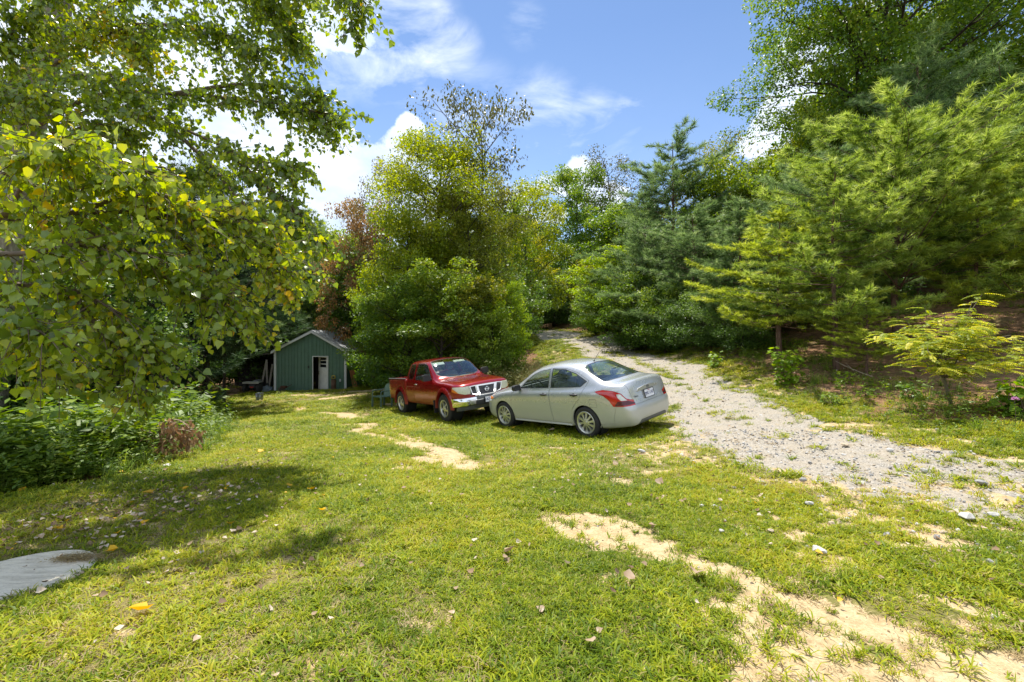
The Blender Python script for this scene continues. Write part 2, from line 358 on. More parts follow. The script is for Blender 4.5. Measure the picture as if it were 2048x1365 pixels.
DRY = [(*hits([(a, b)])[0], r) for a, b, r in [(60, 1260, .5), (250, 1180, .5), (620, 1200, .35), (150, 1330, .4), (60, 1060, .8), (340, 1010, .9), (500, 1340, .3), (230, 940, .6), (480, 850, .8), (1150, 1190, .0), (700, 790, 2), (600, 800, 2), (0, 1200, .4), (820, 1290, .2), (560, 1230, .3), (1250, 960, .5)]]

# ground sheet: polar grid round the viewpoint, fine where the lawn is near, out to the horizon
def build_ground():
    th = np.concatenate([np.radians(np.linspace(-64, 64, 430)), np.radians(np.linspace(64, 296, 50))[1:-1]])   # measured from +Y, clockwise
    r = np.concatenate([[0.35, 0.7, 1.05, 1.3], np.geomspace(1.5, 60, 400), np.geomspace(62, 900, 36)])
    R, T = np.meshgrid(r, th, indexing='ij'); X = (R * np.sin(T)).ravel(); Y = (R * np.cos(T)).ravel(); Z = terrain(X, Y)
    g, s, w, d, a, b = masks(X, Y)
    Z = Z - np.where(w < .5, s * .012, 0) + g * (fbm(X * 9, Y * 9, 71, 2) - .5) * .03
    nr, nt = len(r), len(th); idx = np.arange(nr * nt).reshape(nr, nt); nx = np.roll(idx, -1, axis=1)
    Fq = np.stack([idx[:-1], nx[:-1], nx[1:], idx[1:]], -1).reshape(-1, 4)[:, ::-1]
    me = np_mesh('ground', np.stack([X, Y, Z], 1), Fq, dict(gravel=g, soil=s, wood=w, dry=d), (M_GROUND,), True)
    o = link('ground', me); tag(o, kind='structure')
    m = MB(); c = [m.bm.verts.new((X[i], Y[i], Z[i])) for i in range(nt)]; m.bm.faces.new(c)
    return o
def ground_mat():
    d = Nd('ground'); p = d.pos()
    n1 = d.noise(1.3, 4, .6, p); n2 = d.noise(9, 5, .65, p); n3 = d.noise(60, 4, .7, p); n4 = d.noise(3.5, 4, .6, p)
    grass = d.ramp(n2, [(.3, (.06, .075, .012)), (.55, (.13, .145, .022)), (.75, (.24, .22, .05))])
    dry = d.ramp(n3, [(.3, (.16, .115, .05)), (.7, (.36, .28, .13))])
    c = d.mix(d.math('MULTIPLY', d.attr('dry'), .8), grass, dry)
    soil = d.ramp(d.math('ADD', d.math('MULTIPLY', n2, .5), d.math('MULTIPLY', n3, .5)), [(.33, (.30, .195, .095)), (.5, (.46, .345, .19)), (.66, (.60, .48, .30))])
    speck = d.n('ShaderNodeTexVoronoi', {'Vector': p, 'Scale': 42.0, 'Randomness': 1.0}, feature='F1')
    sp = d.mr(speck.outputs['Distance'], .10, .22, 0.55, 0)
    soil = d.mix(d.math('MULTIPLY', sp, d.mr(n4, .45, .6, 0, 1)), soil, (.13, .08, .04, 1))
    e = d.math('ADD', d.attr('soil'), d.math('MULTIPLY', d.math('SUBTRACT', n3, .5), .9))
    c = d.mix(d.mr(e, .35, .6), c, soil)
    v = d.n('ShaderNodeTexVoronoi', {'Vector': p, 'Scale': 24.0, 'Randomness': 1.0}, feature='F1'); v2 = d.n('ShaderNodeTexVoronoi', {'Vector': p, 'Scale': 60.0}, feature='F1')
    stone = d.ramp(d.n('ShaderNodeSeparateColor', {0: v2.outputs['Color']}).outputs[0], [(0, (.15, .14, .12)), (.5, (.28, .26, .23)), (1, (.46, .43, .385))])
    fine = d.ramp(n3, [(.3, (.27, .225, .165)), (.7, (.45, .39, .30))])
    gr = d.mix(d.mr(n4, .35, .62, .85, .25), fine, stone)
    ge = d.math('ADD', d.attr('gravel'), d.math('MULTIPLY', d.math('SUBTRACT', n2, .5), 1.0))
    c = d.mix(d.mr(ge, .4, .62), c, gr)
    wood = d.ramp(n2, [(.3, (.10, .055, .028)), (.55, (.23, .13, .068)), (.72, (.36, .23, .13))])
    wood = d.mix(d.mr(n1, .52, .64, 0, .5), wood, d.ramp(n3, [(.35, (.03, .045, .012)), (.65, (.10, .12, .03))]))
    we = d.math('ADD', d.attr('wood'), d.math('MULTIPLY', d.math('SUBTRACT', n2, .5), .7)); c = d.mix(d.mr(we, .4, .6), c, wood)
    h = d.math('ADD', n3, d.math('MULTIPLY', d.math('MULTIPLY', d.math('SUBTRACT', 1.0, v2.outputs['Distance']), d.attr('gravel')), .8))
    return d.done(d.bsdf(c, .93, Normal=d.bump(h, .55, .02), **{'Specular IOR Level': .15}))
M_GROUND = ground_mat()
build_ground()

# ---------------------------------------------------------------- scattering: one stuff object that instances small meshes on points
def scatter(name, pts, rot, scl, idx, protos, label=None):
    me = np_points(name, pts, rot, scl, idx)
    o = link(name, me); o['kind'] = 'stuff'
    if label: o['label'] = label
    c = bpy.data.collections.new(name + '_pieces')
    for i, m in enumerate(protos):
        q = bpy.data.objects.new('%s_piece_%02d' % (name, i), m); c.objects.link(q)
    g = bpy.data.node_groups.new(name, 'GeometryNodeTree')
    g.interface.new_socket('Geometry', in_out='INPUT', socket_type='NodeSocketGeometry'); g.interface.new_socket('Geometry', in_out='OUTPUT', socket_type='NodeSocketGeometry')
    N = g.nodes.new; L = g.links.new
    gi = N('NodeGroupInput'); go = N('NodeGroupOutput'); ci = N('GeometryNodeCollectionInfo'); ci.inputs['Collection'].default_value = c
    ci.inputs['Separate Children'].default_value = True; ci.inputs['Reset Children'].default_value = True
    ip = N('GeometryNodeInstanceOnPoints'); ip.inputs['Pick Instance'].default_value = True
    def na(n, t):
        a = N('GeometryNodeInputNamedAttribute'); a.data_type = t; a.inputs['Name'].default_value = n; return a.outputs[0]
    L(gi.outputs[0], ip.inputs['Points']); L(ci.outputs[0], ip.inputs['Instance']); L(na('idx', 'INT'), ip.inputs['Instance Index'])
    e = N('FunctionNodeEulerToRotation'); L(na('rot', 'FLOAT_VECTOR'), e.inputs[0]); L(e.outputs[0], ip.inputs['Rotation'])
    L(na('scl', 'FLOAT_VECTOR'), ip.inputs['Scale']); L(ip.outputs[0], go.inputs[0])
    md = o.modifiers.new('pieces', 'NODES'); md.node_group = g
    return o
def np_points(name, pts, rot, scl, idx):
    me = bpy.data.meshes.new(name); n = len(pts); me.vertices.add(n); me.vertices.foreach_set('co', np.asarray(pts, np.float32).ravel())
    a = me.attributes.new('rot', 'FLOAT_VECTOR', 'POINT'); a.data.foreach_set('vector', np.asarray(rot, np.float32).ravel())
    s = np.asarray(scl, np.float32); s = np.repeat(s[:, None], 3, 1) if s.ndim == 1 else s
    a = me.attributes.new('scl', 'FLOAT_VECTOR', 'POINT'); a.data.foreach_set('vector', s.ravel())
    a = me.attributes.new('idx', 'INT', 'POINT'); a.data.foreach_set('value', np.asarray(idx, np.int32))
    return me
def polar_points(r0, r1, density, a0=-60, a1=60, seed=0):
    g = np.random.default_rng(seed); area = .5 * rad(a1 - a0) * (r1 * r1 - r0 * r0); n = int(area * density)
    r = np.sqrt(g.uniform(r0 * r0, r1 * r1, n)); t = np.radians(g.uniform(a0, a1, n)); return r * np.sin(t), r * np.cos(t), g

def blade_mesh(name, n, R, L, w, seed, mat, up=(.25, 1.1), clumps=1):
    """tuft of bent grass blades; each 3 triangles"""
    g = np.random.default_rng(seed); V = []; Fc = []; val = []
    cx = g.normal(0, R * .5, (clumps, 2))
    for i in range(n):
        c = cx[i % clumps]; a = g.uniform(0, 2 * PI); rr = R * g.uniform(0, 1) * (.35 if clumps > 1 else 1); b = g.uniform(0, 2 * PI)
        x = c[0] + rr * math.cos(b); y = c[1] + rr * math.sin(b); l = L * g.uniform(.55, 1.25); el = g.uniform(*up); el2 = el - g.uniform(.3, .9)
        dx, dy = math.cos(a), math.sin(a); sx, sy = -dy * w * g.uniform(.7, 1.3) / 2, dx * w * g.uniform(.7, 1.3) / 2
        p1 = (x + dx * l * .5 * math.cos(el), y + dy * l * .5 * math.cos(el), l * .5 * math.sin(el)); p2 = (p1[0] + dx * l * .5 * math.cos(el2), p1[1] + dy * l * .5 * math.cos(el2), max(.004, p1[2] + l * .5 * math.sin(el2)))
        k = len(V); V += [(x - sx, y - sy, -.01), (x + sx, y + sy, -.01), (p1[0] - sx, p1[1] - sy, p1[2]), (p1[0] + sx, p1[1] + sy, p1[2]), p2]
        Fc += [(k, k + 1, k + 3), (k, k + 3, k + 2), (k + 2, k + 3, k + 4)]; val += [g.uniform(0, 1)] * 5
    return np_mesh(name, V, Fc, dict(v=val), (mat,))
def grass_mat():
    d = Nd('lawn_grass'); p = d.pos()
    base = d.math('ADD', d.math('MULTIPLY', d.math('SUBTRACT', d.noise(.55, 4, .6, p), .5), 1.5), d.math('MULTIPLY', d.math('SUBTRACT', d.noise(3.2, 3, .6, p), .5), .9))
    f = d.math('ADD', d.math('ADD', base, .42), d.math('MULTIPLY', d.math('SUBTRACT', d.attr('v'), .5), .75), True)
    c = d.ramp(f, [(0, (.09, .15, .008)), (.3, (.20, .27, .010)), (.6, (.34, .37, .014)), (.85, (.46, .42, .025)), (1, (.46, .36, .08))])
    br = d.mr(d.attr('v'), .93, .95); c = d.mix(d.math('MULTIPLY', br, .8), c, (.34, .26, .12, 1))
    pb = d.bsdf(c, .5, **{'Specular IOR Level': .18}); t = d.n('ShaderNodeBsdfTranslucent', {'Color': d.n('ShaderNodeHueSaturation', {'Value': 1.3, 'Hue': .488, 'Color': c}).outputs[0]}).outputs[0]
    return d.done(d.n('ShaderNodeMixShader', {0: .35, 1: pb, 2: t}).outputs[0])
M_GRASS = grass_mat()
M_STRAW = leaf_mat('straw', [(0, (.18, .12, .05)), (.5, (.34, .26, .12)), (1, (.46, .38, .2))], .25, .7)
def build_lawn():
    protos = [blade_mesh('lawn_tuft', 26, .075, .062, .0055, 100 + i, M_GRASS, (.15, 1.0)) for i in range(6)]
    protos += [blade_mesh('lawn_tuft_leafy', 22, .06, .085, .008, 200 + i, M_GRASS, (.1, .8), 3) for i in range(4)]
    protos += [blade_mesh('straw_tuft', 22, .08, .06, .004, 300 + i, M_STRAW, (.0, .5)) for i in range(2)]
    P = []; S = []; I = []
    for (r0, r1, den, sc) in [(1.2, 3.2, 900, .78), (3.2, 6, 520, .86), (6, 12, 190, 1.25), (12, 20, 75, 1.8), (20, 33, 28, 2.6), (33, 48, 9, 3.6)]:
        x, y, g = polar_points(r0, r1, den, seed=int(r1))
        gr, so_, wo, dr, ap, bk = masks(x, y)
        keep = g.uniform(0, 1, len(x)) > np.maximum.reduce([so_ * .985, np.clip(gr * 1.0, 0, .975), wo * .9])
        keep &= g.uniform(0, 1, len(x)) > dr * .35
        lid = np.hypot(x - LID[0], y - LID[1]) > .44; keep &= lid
        keep &= ~((x > -15.6) & (x < -10.2) & (y > 28) & (y < 34))
        x = x[keep]; y = y[keep]; dr = dr[keep]; n = len(x); q = g.uniform(0, 1, n)
        hmod = .7 + .6 * fbm(x * 1.1, y * 1.1, 77, 3)
        I.append(np.where(q < dr * .5, g.integers(10, 12, n), np.where(q > .72, g.integers(6, 10, n), g.integers(0, 6, n))))
        P.append(np.stack([x, y, terrain(x, y)], 1)); S.append(sc * hmod * g.uniform(.75, 1.25, n))
    P = np.concatenate(P); S = np.concatenate(S); I = np.concatenate(I); g = np.random.default_rng(5)
    R = np.stack([g.normal(0, .12, len(P)), g.normal(0, .12, len(P)), g.uniform(0, 6.28, len(P))], 1)
    SS = np.stack([S, S, np.minimum(S, 1.5 + .25 * (S - 1.5).clip(0))], 1)
    scatter('lawn_grass', P, R, SS, I, protos)
LID = (-3.42, 3.12)
build_lawn()
# ---------------------------------------------------------------- trees
DIAMOND = (np.array([(0, 0, 0), (-.34, .45, .06), (0, 1, -.02), (.34, .5, .06)]), np.array([(0, 2, 1), (0, 3, 2)]))
def leaves(pos, dirn, nrm, size, v, tmpl):
    tv, tf = tmpl; dirn = dirn / (np.linalg.norm(dirn, axis=1, keepdims=True) + 1e-9)
    side = np.cross(dirn, nrm); side /= (np.linalg.norm(side, axis=1, keepdims=True) + 1e-9); nn = np.cross(side, dirn)
    V = pos[:, None] + size[:, None, None] * (tv[None, :, 0:1] * side[:, None] + tv[None, :, 1:2] * dirn[:, None] + tv[None, :, 2:3] * nn[:, None])
    k = len(tv); Fc = tf[None] + (np.arange(len(pos)) * k)[:, None, None]
    return V.reshape(-1, 3), Fc.reshape(-1, tf.shape[1]), np.repeat(v, k)
def wobble(a, b, n, amp, g, sag=0.0):
    a = np.array(a, float); b = np.array(b, float); t = np.linspace(0, 1, n + 1)[:, None]; P = a + (b - a) * t
    P += np.sin(t * PI) * g.normal(0, amp, (1, 3)) + np.sin(t * 2 * PI) * g.normal(0, amp * .5, (1, 3)); P[:, 2] -= (np.sin(t * PI) * sag)[:, 0]
    return P
class Tree:
    """meshes of a tree about 10 m tall: 'wood' (trunk and limbs) and 'crown'"""
    def __init__(s, seed): s.g = np.random.default_rng(seed); s.mb = MB(); s.LP = []; s.LD = []; s.LN = []; s.LS = []; s.LV = []
    def limb(s, P, r0, r1, n=5): s.mb.tube(P, list(np.linspace(r0, r1, len(P))), n, False)
    def puff(s, c, R, n, size, vmean, flat=.7, shell=.45):
        g = s.g; u = g.normal(0, 1, (n, 3)); u /= np.linalg.norm(u, axis=1, keepdims=True); rr = (shell + (1 - shell) * g.uniform(0, 1, (n, 1)) ** .5)
        p = u * rr * R; p[:, 2] *= flat; s.LP.append(np.array(c) + p)
        nrm = u * .6 + g.normal(0, .6, (n, 3)); nrm[:, 2] = np.abs(nrm[:, 2]) + .35
        d = u * .5 + g.normal(0, .7, (n, 3)); d[:, 2] -= .35
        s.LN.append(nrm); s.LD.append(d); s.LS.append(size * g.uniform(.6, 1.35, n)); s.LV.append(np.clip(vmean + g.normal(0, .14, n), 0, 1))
    def crown(s, name, tmpl=DIAMOND):
        V, Fc, v = leaves(np.concatenate(s.LP), np.concatenate(s.LD), np.concatenate(s.LN), np.concatenate(s.LS), np.concatenate(s.LV), tmpl)
        return np_mesh(name, V, Fc, dict(v=v), (None,))
    def wood(s, name): me = s.mb.mesh(name, None, 60); me.materials.append(None); return me

def broadleaf(seed, n_limbs=20, R=3.0, base=.18, H=10, leaf=.17, per=75, puffR=.62, shape=1.0, open_=0.0, top=1.0, lean=0.0, sub=5):
    t = Tree(seed); g = t.g
    tr = wobble((0, 0, -.4), (lean, 0, H * .93), 9, .22, g); t.limb(tr, .17, .03, 7)
    for i in range(n_limbs):
        h = base + (1 - base) * ((i + g.uniform(0, 1)) / n_limbs) ** .85; h = min(h, .97)
        k = h * 9; j = min(8, int(k)); s0 = tr[j] + (tr[j + 1] - tr[j]) * (k - j); s0[2] = max(.3, s0[2] - .8 * (1 - h))
        prof = math.sin(PI * min(1, max(.0, (h - base * .6) / (1.04 - base * .6))) ** shape) ** .6
        a = i * 2.4 + g.uniform(-.5, .5); Lr = R * prof * g.uniform(.65, 1.12) * (top if h > .8 else 1) + .25
        e = np.array([s0[0] + math.cos(a) * Lr, s0[1] + math.sin(a) * Lr, s0[2] + Lr * g.uniform(.15, .75) + (.5 if h > .85 else 0)])
        P = wobble(s0, e, 5, Lr * .07, g, -Lr * .06); t.limb(P, .05 * (1.2 - h) + .014, .008, 5)
        for q in range(sub):
            u = g.uniform(.3, 1); b = P[int(u * 5) if u < 1 else 5]; w = g.normal(0, 1, 3); w[2] = abs(w[2]) * .6; w /= np.linalg.norm(w); ln = Lr * .38 * g.uniform(.5, 1.2)
            tip = b + w * ln + np.array([math.cos(a), math.sin(a), .1]) * ln * .5
            if q == 0: tip = e + np.array([math.cos(a), math.sin(a), .4]) * .15
            t.limb(wobble(b, tip, 2, .05, g), .012, .005, 4)
            if g.uniform() < open_: continue
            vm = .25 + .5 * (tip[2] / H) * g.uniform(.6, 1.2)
            t.puff(tip, puffR * g.uniform(.7, 1.3), int(per * g.uniform(.7, 1.3)), leaf, vm)
    return t
def conifer(seed, H=10, R=2.6, whorls=15, per=6, tuft=16, nl=.16, nw=.012, base=.1, dens=1.0, up=.25, shape=1.0, droop=.0, rnd=.25, tuft_r=1.0):
    t = Tree(seed); g = t.g; tr = wobble((0, 0, -.4), (0, 0, H), 9, .08, g); t.limb(tr, .13, .015, 7)
    NP = []; ND = []; NV = []
    for w in range(whorls):
        h = base + (1 - base) * (w + .3) / whorls
        z = h * H; Lr = R * (1 - h) ** (.75 * shape) * (1 if h > base + .12 else .8) + .12
        for b in range(per):
            a = w * 1.1 + b * 2 * PI / per + g.uniform(-.3, .3); l = Lr * g.uniform(1 - rnd * 1.6, 1 + rnd); u = up * (1 + h) - droop * (1 - h)
            s0 = np.array([0, 0, z + g.uniform(-.12, .12)]); e = s0 + np.array([math.cos(a) * l, math.sin(a) * l, l * u * g.uniform(.6, 1.3)])
            P = wobble(s0, e, 4, l * .05, g, l * .05 * (1 if droop else -1)); t.limb(P, .03 * (1.1 - h) + .008, .005, 4)
            m = max(2, int(l * 7 * dens))
            for k in range(m):
                u_ = .22 + .8 * (k + g.uniform(0, 1)) / m; u_ = min(u_, 1); i = min(3, int(u_ * 4)); p = P[i] + (P[i + 1] - P[i]) * (u_ * 4 - i)
                lat = l * .36 * (1.12 - u_) * g.choice([-1, 1]) * g.uniform(.1, 1.15); d = np.array([-math.sin(a) * lat, math.cos(a) * lat, abs(lat) * .12 + g.normal(0, .05)])
                q = p + d + np.array([math.cos(a), math.sin(a), 0]) * abs(lat) * .5
                dd = d / (abs(lat) + .1) * .8 + np.array([math.cos(a), math.sin(a), .55]); dd /= np.linalg.norm(dd)
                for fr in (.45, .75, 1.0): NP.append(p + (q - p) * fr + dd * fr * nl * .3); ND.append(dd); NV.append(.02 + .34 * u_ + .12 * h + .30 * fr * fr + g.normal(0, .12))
                if abs(lat) > .25 and k % 2 == 0: t.limb(np.array([p, q]), .008, .004, 3)
    NP.append(np.array([0, 0, H])); ND.append(np.array([0, 0, 1.])); NV.append(.8)
    NP = np.repeat(np.array(NP), tuft, 0); ND = np.repeat(np.array(ND), tuft, 0); NV = np.repeat(np.array(NV), tuft)
    n = len(NP); along = g.uniform(-.9, .1, (n, 1)) * nl * .8 * tuft_r
    d = ND * g.uniform(.3, 1.2, (n, 1)) + g.normal(0, .52, (n, 3)); d /= np.linalg.norm(d, axis=1, keepdims=True)
    P = NP + ND * along; nr = g.normal(0, 1, (n, 3)); sz = nl * g.uniform(.7, 1.25, n)
    tm = (np.array([(-nw / nl / 2, 0, 0), (nw / nl / 2, 0, 0), (0, 1, 0)]), np.array([(0, 1, 2)]))
    V, Fc, v = leaves(P, d, nr, sz, np.clip(NV + g.normal(0, .12, n), 0, 1), tm)
    t.cm = (V, Fc, v); return t

BARK = {}
def bark_mat(name, a, b, sc=6):
    d = Nd(name); o = d.objc(); mp = d.n('ShaderNodeMapping', {'Vector': o, 'Scale': (1, 1, .22)}).outputs[0]
    n = d.noise(sc * 3, 6, .65, mp); c = d.ramp(n, [(.35, a), (.65, b)]); return d.done(d.bsdf(c, .9, Normal=d.bump(n, .8, .03), **{'Specular IOR Level': .2}))
BK_GREY = bark_mat('grey_bark', (.06, .048, .038), (.19, .165, .135)); BK_DARK = bark_mat('dark_bark', (.022, .017, .013), (.075, .058, .045)); BK_PINE = bark_mat('pine_bark', (.07, .04, .028), (.21, .13, .095)); BK_PALE = bark_mat('pale_bark', (.13, .115, .095), (.38, .34, .28))
G = {
 'green': leaf_mat('green_leaves', [(0, (.03, .075, .012)), (.4, (.08, .16, .018)), (.7, (.16, .26, .028)), (1, (.28, .35, .045))], .45),
 'mid': leaf_mat('mid_green_leaves', [(0, (.045, .09, .012)), (.4, (.115, .20, .02)), (.75, (.21, .30, .03)), (1, (.34, .38, .05))], .45),
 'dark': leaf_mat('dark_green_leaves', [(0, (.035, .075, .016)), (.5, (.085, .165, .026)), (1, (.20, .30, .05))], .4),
 'lime': leaf_mat('lime_leaves', [(0, (.06, .105, .008)), (.35, (.15, .215, .014)), (.7, (.27, .33, .02)), (1, (.42, .42, .03))], .5),
 'yellow': leaf_mat('yellow_green_leaves', [(0, (.12, .16, .01)), (.3, (.28, .31, .015)), (.65, (.46, .45, .02)), (1, (.62, .52, .03))], .5),
 'olive': leaf_mat('olive_leaves', [(0, (.05, .065, .01)), (.4, (.13, .165, .018)), (.75, (.24, .27, .028)), (1, (.34, .30, .04))], .45),
 'rust': leaf_mat('rust_leaves', [(0, (.08, .06, .02)), (.35, (.24, .14, .05)), (.7, (.36, .22, .08)), (1, (.26, .27, .05))], .4),
 'umber': leaf_mat('umber_leaves', [(0, (.05, .045, .018)), (.5, (.15, .115, .04)), (1, (.24, .20, .055))], .35),
 'pine': leaf_mat('pine_needles', [(0, (.05, .09, .018)), (.3, (.14, .225, .034)), (.6, (.29, .39, .065)), (1, (.50, .57, .17))], .45, .5, .4),
 'pine_warm': leaf_mat('warm_pine_needles', [(0, (.06, .095, .014)), (.3, (.18, .25, .028)), (.6, (.35, .43, .05)), (1, (.58, .61, .14))], .5, .5, .4),
 'blue': leaf_mat('blue_green_needles', [(0, (.03, .065, .022)), (.4, (.10, .175, .055)), (.75, (.22, .32, .11)), (1, (.40, .48, .22))], .42, .5, .35),
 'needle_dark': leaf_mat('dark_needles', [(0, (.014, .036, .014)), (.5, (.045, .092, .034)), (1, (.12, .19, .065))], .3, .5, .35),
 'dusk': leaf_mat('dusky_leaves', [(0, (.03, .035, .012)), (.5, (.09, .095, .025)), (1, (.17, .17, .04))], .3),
 'bright': leaf_mat('bright_leaves', [(0, (.08, .16, .01)), (.4, (.19, .32, .018)), (.8, (.34, .44, .03)), (1, (.46, .50, .05))], .5),
}
PROTO = {}
def proto(k, t, H):
    if hasattr(t, 'cm'): c = np_mesh('crown', t.cm[0], t.cm[1], dict(v=t.cm[2]), (None,))
    else: c = t.crown('crown')
    PROTO[k] = (t.wood('trunk'), c, H)
proto('b1', broadleaf(11, 34, 3.0, .08, per=110), 10); proto('b2', broadleaf(12, 36, 2.7, .05, per=110), 10); proto('b3', broadleaf(13, 32, 3.4, .12, leaf=.15, shape=.8, per=120), 10)
proto('bush', broadleaf(14, 32, 3.6, .02, H=6, per=115, leaf=.15, puffR=.75, sub=6), 6)
proto('tbush', broadleaf(19, 34, 2.1, .02, H=6, per=105, leaf=.14, puffR=.6, sub=6), 6)
proto('wh', conifer(36, 10, 3.6, 18, 7, 13, .27, .024, .30, 1.0, .18, .6, .14, .35), 10)
proto('airy', broadleaf(15, 22, 3.0, .35, leaf=.13, per=48, puffR=.7, open_=.08, sub=6), 10)
proto('sparse', broadleaf(16, 20, 2.6, .4, leaf=.16, per=42, puffR=.6, open_=.2, top=1.5, sub=6), 10)
proto('tall', broadleaf(17, 50, 2.9, .3, leaf=.075, per=300, puffR=.55, sub=6, open_=.12), 10)
proto('locust', broadleaf(18, 46, 2.9, .10, leaf=.10, per=190, puffR=.62, sub=6, shape=.9), 10)
proto('p1', conifer(31, 10, 3.3, 19, 6, 13, .26, .022, .10, 1.0, .22), 10); proto('p2', conifer(32, 10, 3.6, 17, 6, 15, .30, .024, .16, .85, .45, .55), 10)
proto('p3', conifer(33, 10, 2.9, 24, 6, 10, .22, .024, .03, 1.1, .10, .9, .15), 10); proto('p4', conifer(34, 10, 3.9, 17, 6, 14, .28, .024, .08, .9, .30, .6, 0, .4), 10)
proto('wp', conifer(35, 10, 3.6, 20, 7, 13, .27, .024, .10, 1.0, .18, .6, .12, .35), 10)
# young pines stand nearest: finer needles, no foliage near the foot of the stem
proto('n1', conifer(41, 10, 4.1, 15, 5, 22, .25, .026, .23, .80, .16, .62, .06, .5), 10); proto('n2', conifer(42, 10, 4.0, 15, 6, 30, .27, .022, .26, .66, .50, .5, 0, .45), 10)

def tree(px, d, top, hw, kind, mat, label, cat='tree', group=None, bark=None, name='tree', x=None, rot=None, lean=0.0, sink=0.0):
    X = (px - 1024) / F * d if x is None else x; z0 = gz(X, d) - sink; h = (HZ - top) / F * d - z0
    if kind == 'bush' and (h / 6) / ((hw / F * d) / 3.9) > 1.3: kind = 'tbush'
    wood, cr, H = PROTO[kind]; ref = {'bush': 3.9, 'tbush': 2.4}.get(kind, 3.0 if kind[0] in 'bastlo' else 3.3)
    g = random.Random(hash((px, d, top)) & 0xffff); rz = g.uniform(0, 6.28) if rot is None else rot; sx = (hw / F * d) / ref
    o = thing(name, label, cat, (X, d, z0), (lean, 0, rz), group)
    t = link('trunk', wood, o); c = link('crown', cr, o); s = h / H
    for q in (t, c): q.scale = (sx, sx, s)
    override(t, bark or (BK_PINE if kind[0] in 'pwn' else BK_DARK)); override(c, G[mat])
    return o
GP = 'pines on the right hand bank'; GM = 'trees behind the parked vehicles'; GL = 'dark trees of the wood on the left'; GR = 'tall trees behind the bank pines'; GD = 'trees along the far drive'
T = tree
# --- right bank, nearest pines first
T(1672, 11.8, 318, 160, 'n1', 'pine', 'young light green pine with a bare reddish stem standing behind the bright maple sapling', 'pine tree', GP, name='pine_tree')
T(1800, 13.0, 262, 195, 'n2', 'pine', 'round topped long needled pine, the bushiest of the bank pines', 'pine tree', GP, name='pine_tree')
T(1560, 13.5, 420, 150, 'n1', 'pine_warm', 'spreading young pine reaching its low branches over the drive', 'pine tree', GP, name='pine_tree', lean=.0)
T(1952, 11.8, 330, 130, 'n1', 'pine_warm', 'light green pine directly behind the yellow locust', 'pine tree', GP, name='pine_tree')
T(2075, 11.5, 262, 170, 'n1', 'pine', 'tall pine cut by the right edge of the photo', 'pine tree', GP, name='pine_tree')
T(1732, 10.9, 580, 78, 'n1', 'pine_warm', 'small low pine with pale brushy shoots beside the maple sapling', 'pine tree', GP, name='pine_tree')
T(1660, 15.5, 300, 130, 'p4', 'blue', 'green pine filling the gap behind the bare stemmed young pine', 'pine tree', GP, name='pine_tree')
T(1890, 16.5, 245, 150, 'p2', 'pine', 'pine rising between the round topped pine and the yellow locust', 'pine tree', GP, name='pine_tree')
T(1480, 17.5, 395, 130, 'p1', 'blue', 'mid green pine where the bank begins to climb', 'pine tree', GP, name='pine_tree')
T(1385, 21, 430, 125, 'p4', 'blue', 'dense grey green pine left of the climbing bank', 'pine tree', GP, name='pine_tree')
T(1345, 27, 285, 130, 'p4', 'blue', 'dark pointed pine against the blue sky', 'pine tree', GP, name='pine_tree')
T(1300, 29, 345, 80, 'p1', 'blue', 'narrow pine at the left shoulder of the dark pointed pine', 'pine tree', GP, name='pine_tree')
T(1290, 24, 450, 90, 'p4', 'blue', 'pale blue green pine left of the dark pointed pine', 'pine tree', GP, name='pine_tree')
T(1240, 29, 520, 80, 'wp', 'blue', 'small blue green pine beside the far drive', 'pine tree', GP, name='pine_tree')
T(2010, 17, 180, 190, 'p2', 'blue', 'tall grey green pine high on the right', 'pine tree', GR, name='pine_tree')
T(1835, 19.5, 118, 150, 'p4', 'blue', 'pale silvery pine below the big tree with dark forked limbs', 'pine tree', GR, name='pine_tree')
T(1740, 22, 240, 130, 'p1', 'blue', 'grey green pine high behind the round topped pine', 'pine tree', GR, name='pine_tree')
# --- taller broadleaved trees behind
T(1810, 24, -210, 235, 'tall', 'green', 'towering broadleaf with dark forked trunk reaching out of the top of the photo', 'tree', GR, BK_DARK)
T(1715, 25, 40, 115, 'b2', 'mid', 'vine covered tree on the left of the towering broadleaf', 'tree', GR)
T(2045, 23, 90, 120, 'b1', 'green', 'dark tree at the upper right corner', 'tree', GR)
T(1950, 26, -60, 120, 'airy', 'mid', 'thin airy tree behind the towering broadleaf', 'tree', GR)
T(1640, 25, 215, 65, 'b3', 'mid', 'slim tree beside the white cloud on the right', 'tree', GR)
T(1585, 27, 310, 95, 'b1', 'lime', 'yellowish tree left of the vine covered tree', 'tree', GR)
T(1520, 27, 350, 85, 'b3', 'olive', 'golden olive tree behind the bank pines', 'tree', GR)
T(1435, 29, 292, 80, 'airy', 'olive', 'thin golden topped tree right of the dark pointed pine', 'tree', GR)
T(1420, 27, 360, 90, 'b1', 'mid', 'green tree under the thin golden topped tree', 'tree', GR)
T(1700, 30, 190, 120, 'bush', 'green', 'dark green mass of leaves behind the silvery pine', 'tree', GR)
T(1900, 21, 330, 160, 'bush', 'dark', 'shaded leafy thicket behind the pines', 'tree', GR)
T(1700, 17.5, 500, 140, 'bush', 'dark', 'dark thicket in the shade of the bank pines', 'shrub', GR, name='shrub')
T(1560, 18, 540, 120, 'bush', 'dark', 'dark thicket behind the spreading young pine', 'shrub', GR, name='shrub')
T(2060, 15, 430, 150, 'bush', 'dark', 'dark thicket at the right edge behind the locust', 'shrub', GR, name='shrub')
T(1505, 25, 335, 95, 'b1', 'mid', 'full green tree between the golden topped tree and the slim one', 'tree', GR)
T(1600, 21, 330, 105, 'p4', 'blue', 'grey green pine rising behind the spreading young pine', 'pine tree', GR, name='pine_tree')
